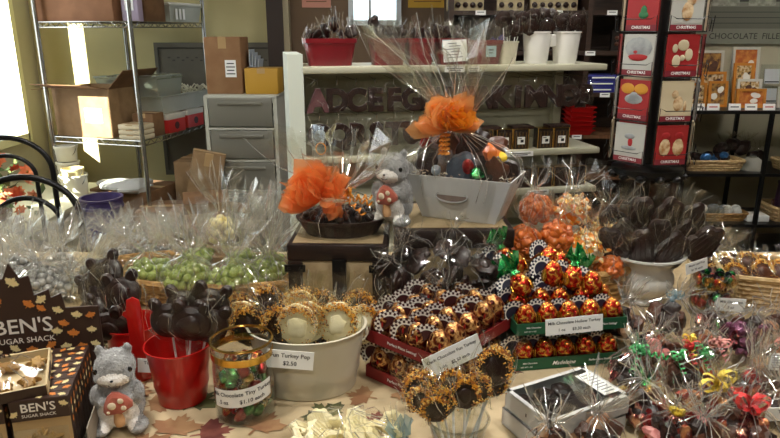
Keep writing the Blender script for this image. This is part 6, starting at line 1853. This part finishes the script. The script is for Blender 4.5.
# ------------------------------------------------------------------ treat bags heaped at the lower right
PLUM = mat('plum_tinsel', '#6b3450', .25, .6, col2='#a06a88', ns=50, bump=.8, bs=130)
TAN = mat('caramel_chocolate', '#a97550', .4, col2='#d8bfa0', ns=22)
RUST = mat('russet_foil', '#7a2a20', .3, .6, stops=[(.3, '#3c1410'), (.5, '#8a3022'), (.65, '#c98a5a')], ns=50, bump=.6, bs=110)
def treat(label, px, py, Y, R, mats_, sd, tie=None, ties=(), fl=.05, fh=.07, bend=(0, 0), n=16, lr=.014, film_=CELLO, sh=1.3, tilt=(0, 0, 0), curls=0, loops=8, br=.022, shape='lump'):
    p = W(px, py, Y)
    z = max(TZ + .003, p.z - R * .75)
    t = thing('treat_bag', label, 'treat bag', (p.x, Y, z), rot=tilt, group='treat bags heaped at the table front')
    rnd = random.Random(sd)
    R *= 1.12; H = R * sh; lr *= 1.28; n = int(n * 1.5)
    P = heap_pts(R, H, lr * .85, n, sd)
    q = MB(); q.ell((0, 0, R*sh*.42), (R*.7, R*.7, R*sh*.32), 14, 9, amp=.3, fr=40, sd=sd); q.build('sweet_fill', DARK, t, kind='stuff')
    for k, pp_ in enumerate(P):
        m_ = (list(mats_) + [DARK, MILK])[k % (len(mats_) + 2)]
        q = MB(); q.T = on(pp_, R=Euler((rnd.uniform(0, 6), rnd.uniform(0, 6), rnd.uniform(0, 6))).to_matrix())
        if shape == 'slab': q.rbox((0, 0, 0), (lr*2.4, lr*1.6, lr*.8), lr*.3)
        else: q.ell((0, 0, 0), (lr*1.15, lr*.95, lr*.75), 12, 8, amp=1.0, fr=60, sd=sd + k)
        q.build('wrapped_sweet', m_, t, ang=25)
    q = MB(); cello(q, bag_stations(R*1.08, H*1.2, fl*.85, fh*.8, cr=.006), 34, sd=sd, jag=.014, bend=bend, folds=.7, fw=.0009); q.build('cellophane_bag', film_, t, smooth=False)
    if tie:
        q = MB(); bow(q, br, loops, sd, .008, (bend[0]*.2, -.008, H*1.2))
        for k in range(curls): curl(q, (bend[0]*.2, -.012, H*1.2), .006, 4, .05, (cos(k*2.1), -.6, sin(k*2.1)*.6), .004, sd=k)
        q.build('ribbon', tie, t, smooth=False)
    for k, (m_, dx, dy, dz, r_) in enumerate(ties):
        q = MB(); bow(q, r_, 9, sd + 7*k, .005, (dx, dy, H*1.2 + dz)); curl(q, (dx, dy, H*1.2 + dz), .005, 4, .04, (dx, -.5, -.3), .003, sd=k); q.build('ribbon', m_, t, smooth=False)
    return t
treat('cellophane bag of maroon and brown wrapped chocolates beside the green trays', 620, 322, 1.36, .052, [MILK, FOILM, TAN, DARK], 11, fl=.045, fh=.06, bend=(.03, 0), n=18, lr=.017)
treat('bag of brown and white chocolates with a pale blue film tie', 668, 316, 1.38, .050, [MILK, TAN, MILK, DARK], 12, tie=BLUEFILM, fl=.04, fh=.05, bend=(.03, -.02), n=16, lr=.017, shape='slab')
treat('rounded bag of plum tinsel sweets near the right jar', 748, 336, 1.30, .058, [PLUM, FOILM, PLUM, PLUM], 13, fl=.03, fh=.03, n=26, lr=.013)
treat('bag of green, red and maroon foil sweets with a green bow', 634, 372, 1.16, .052, [FOILM, RUST, FOILG, FOILRD], 14, tie=RIBG, fl=.05, fh=.055, n=22, lr=.014, curls=3, br=.018, bend=(.02, 0))
treat('bag topped with curly red, orange and green ribbons', 690, 372, 1.17, .050, [FOILM, RUST, FOILRD], 15, ties=((RIBG, .01, -.02, 0, .022), (RIBR, -.015, -.015, .01, .020), (RIBP, .045, -.01, .015, .022), (RIBG, -.035, -.02, -.008, .018), (RIBY, -.01, 0, .02, .016)), fl=.06, fh=.06, n=16, lr=.015)
treat('bag of gold and red foil sweets before the white chocolate boxes', 645, 406, 1.05, .050, [FOILY, FOILRD, FOILM, RUST], 16, fl=.045, fh=.06, n=22, lr=.014, bend=(-.01, 0))
treat('bag tied with broad yellow ribbons', 708, 408, 1.03, .050, [RUST, FOILM, RIBP], 17, tie=RIBY, fl=.06, fh=.065, n=16, lr=.014, br=.034, loops=7, bend=(.02, 0))
treat('bag tied with a wide red ribbon bow', 742, 436, .97, .050, [MILK, RUST, FOILM], 18, tie=RIBR, fl=.05, fh=.06, n=14, lr=.014, br=.038, loops=7)
treat('tall clear bag with a long twisted neck above red sweets', 752, 396, 1.10, .048, [RUST, FOILRD, MILK], 19, fl=.030, fh=.10, n=14, lr=.014, bend=(.0, 0), film_=CELLO_BIG)
treat('bag with a pink bow at the right picture edge', 780, 372, 1.20, .048, [DARK, MILK, TAN], 20, tie=RIBP, fl=.05, fh=.05, n=14, lr=.015, curls=2)
treat('clear bag with peach coloured sweets in front of the white boxes', 595, 434, .97, .042, [PEACH, TAN, DARK], 21, fl=.06, fh=.075, n=14, lr=.012, film_=CELLO_BIG)
treat('clear bag of pink and red sweets lowest at the front', 672, 436, .96, .046, [RIBP, FOILRD, FOILM, DARK], 22, tie=RIBY, fl=.055, fh=.06, n=18, lr=.012, br=.016)
treat('bag of brown chocolates lying at the front right corner', 778, 410, 1.06, .046, [MILK, DARK, TAN], 23, fl=.04, fh=.05, n=14, lr=.015)
treat('bag of russet sweets under the plum tinsel bag', 706, 346, 1.27, .044, [RUST, TAN, MILK], 24, fl=.035, fh=.05, n=16, lr=.014)
treat('bag of red sweets behind the green bow bag', 655, 348, 1.26, .042, [FOILM, RUST, RIBP], 25, fl=.035, fh=.045, n=16, lr=.013)
treat('small bag of green foil sweets below the right jar', 712, 326, 1.42, .034, [FOILG, FOILM], 26, fl=.02, fh=.02, n=14, lr=.012)
treat('bag of tan chocolates behind the plum tinsel bag', 772, 330, 1.38, .046, [TAN, MILK], 27, fl=.04, fh=.05, n=14, lr=.015)
treat('bag of dark red sweets between the white box and the foil bags', 700, 436, .93, .040, [FOILRD, RUST], 28, fl=.05, fh=.05, n=14, lr=.013)
treat('clear bag of pale sweets at the bottom near the clear cup', 548, 438, .925, .030, [TAN, MILK], 29, fl=.04, fh=.05, n=10, lr=.010)
p = W(772, 428, 1.0)
card(['Turkeys', '$4.50'], .07, .026, (p.x + .01, .985, .80), (0, -.05, 0), 'white price card at the lower right corner', size=.009)
p = W(778, 368, 1.1)
t = thing('ingredient_label', 'pale printed ingredient label on the bag with the pink bow', 'label', (W(775, 375, 1.14).x, 1.135, .815), rot=(-.2, 0, -.1))
b = MB(); b.box((0, 0, .015), (.034, .0012, .034)); b.build('card', CARDW, t, smooth=False)
b = MB()
for k in range(6): b.box((0, -.001, .004 + .0048*k), (.024, .0006, .0016))
b.build('print_line', mat('faint_print', '#8a8a90', .7), t, smooth=False)
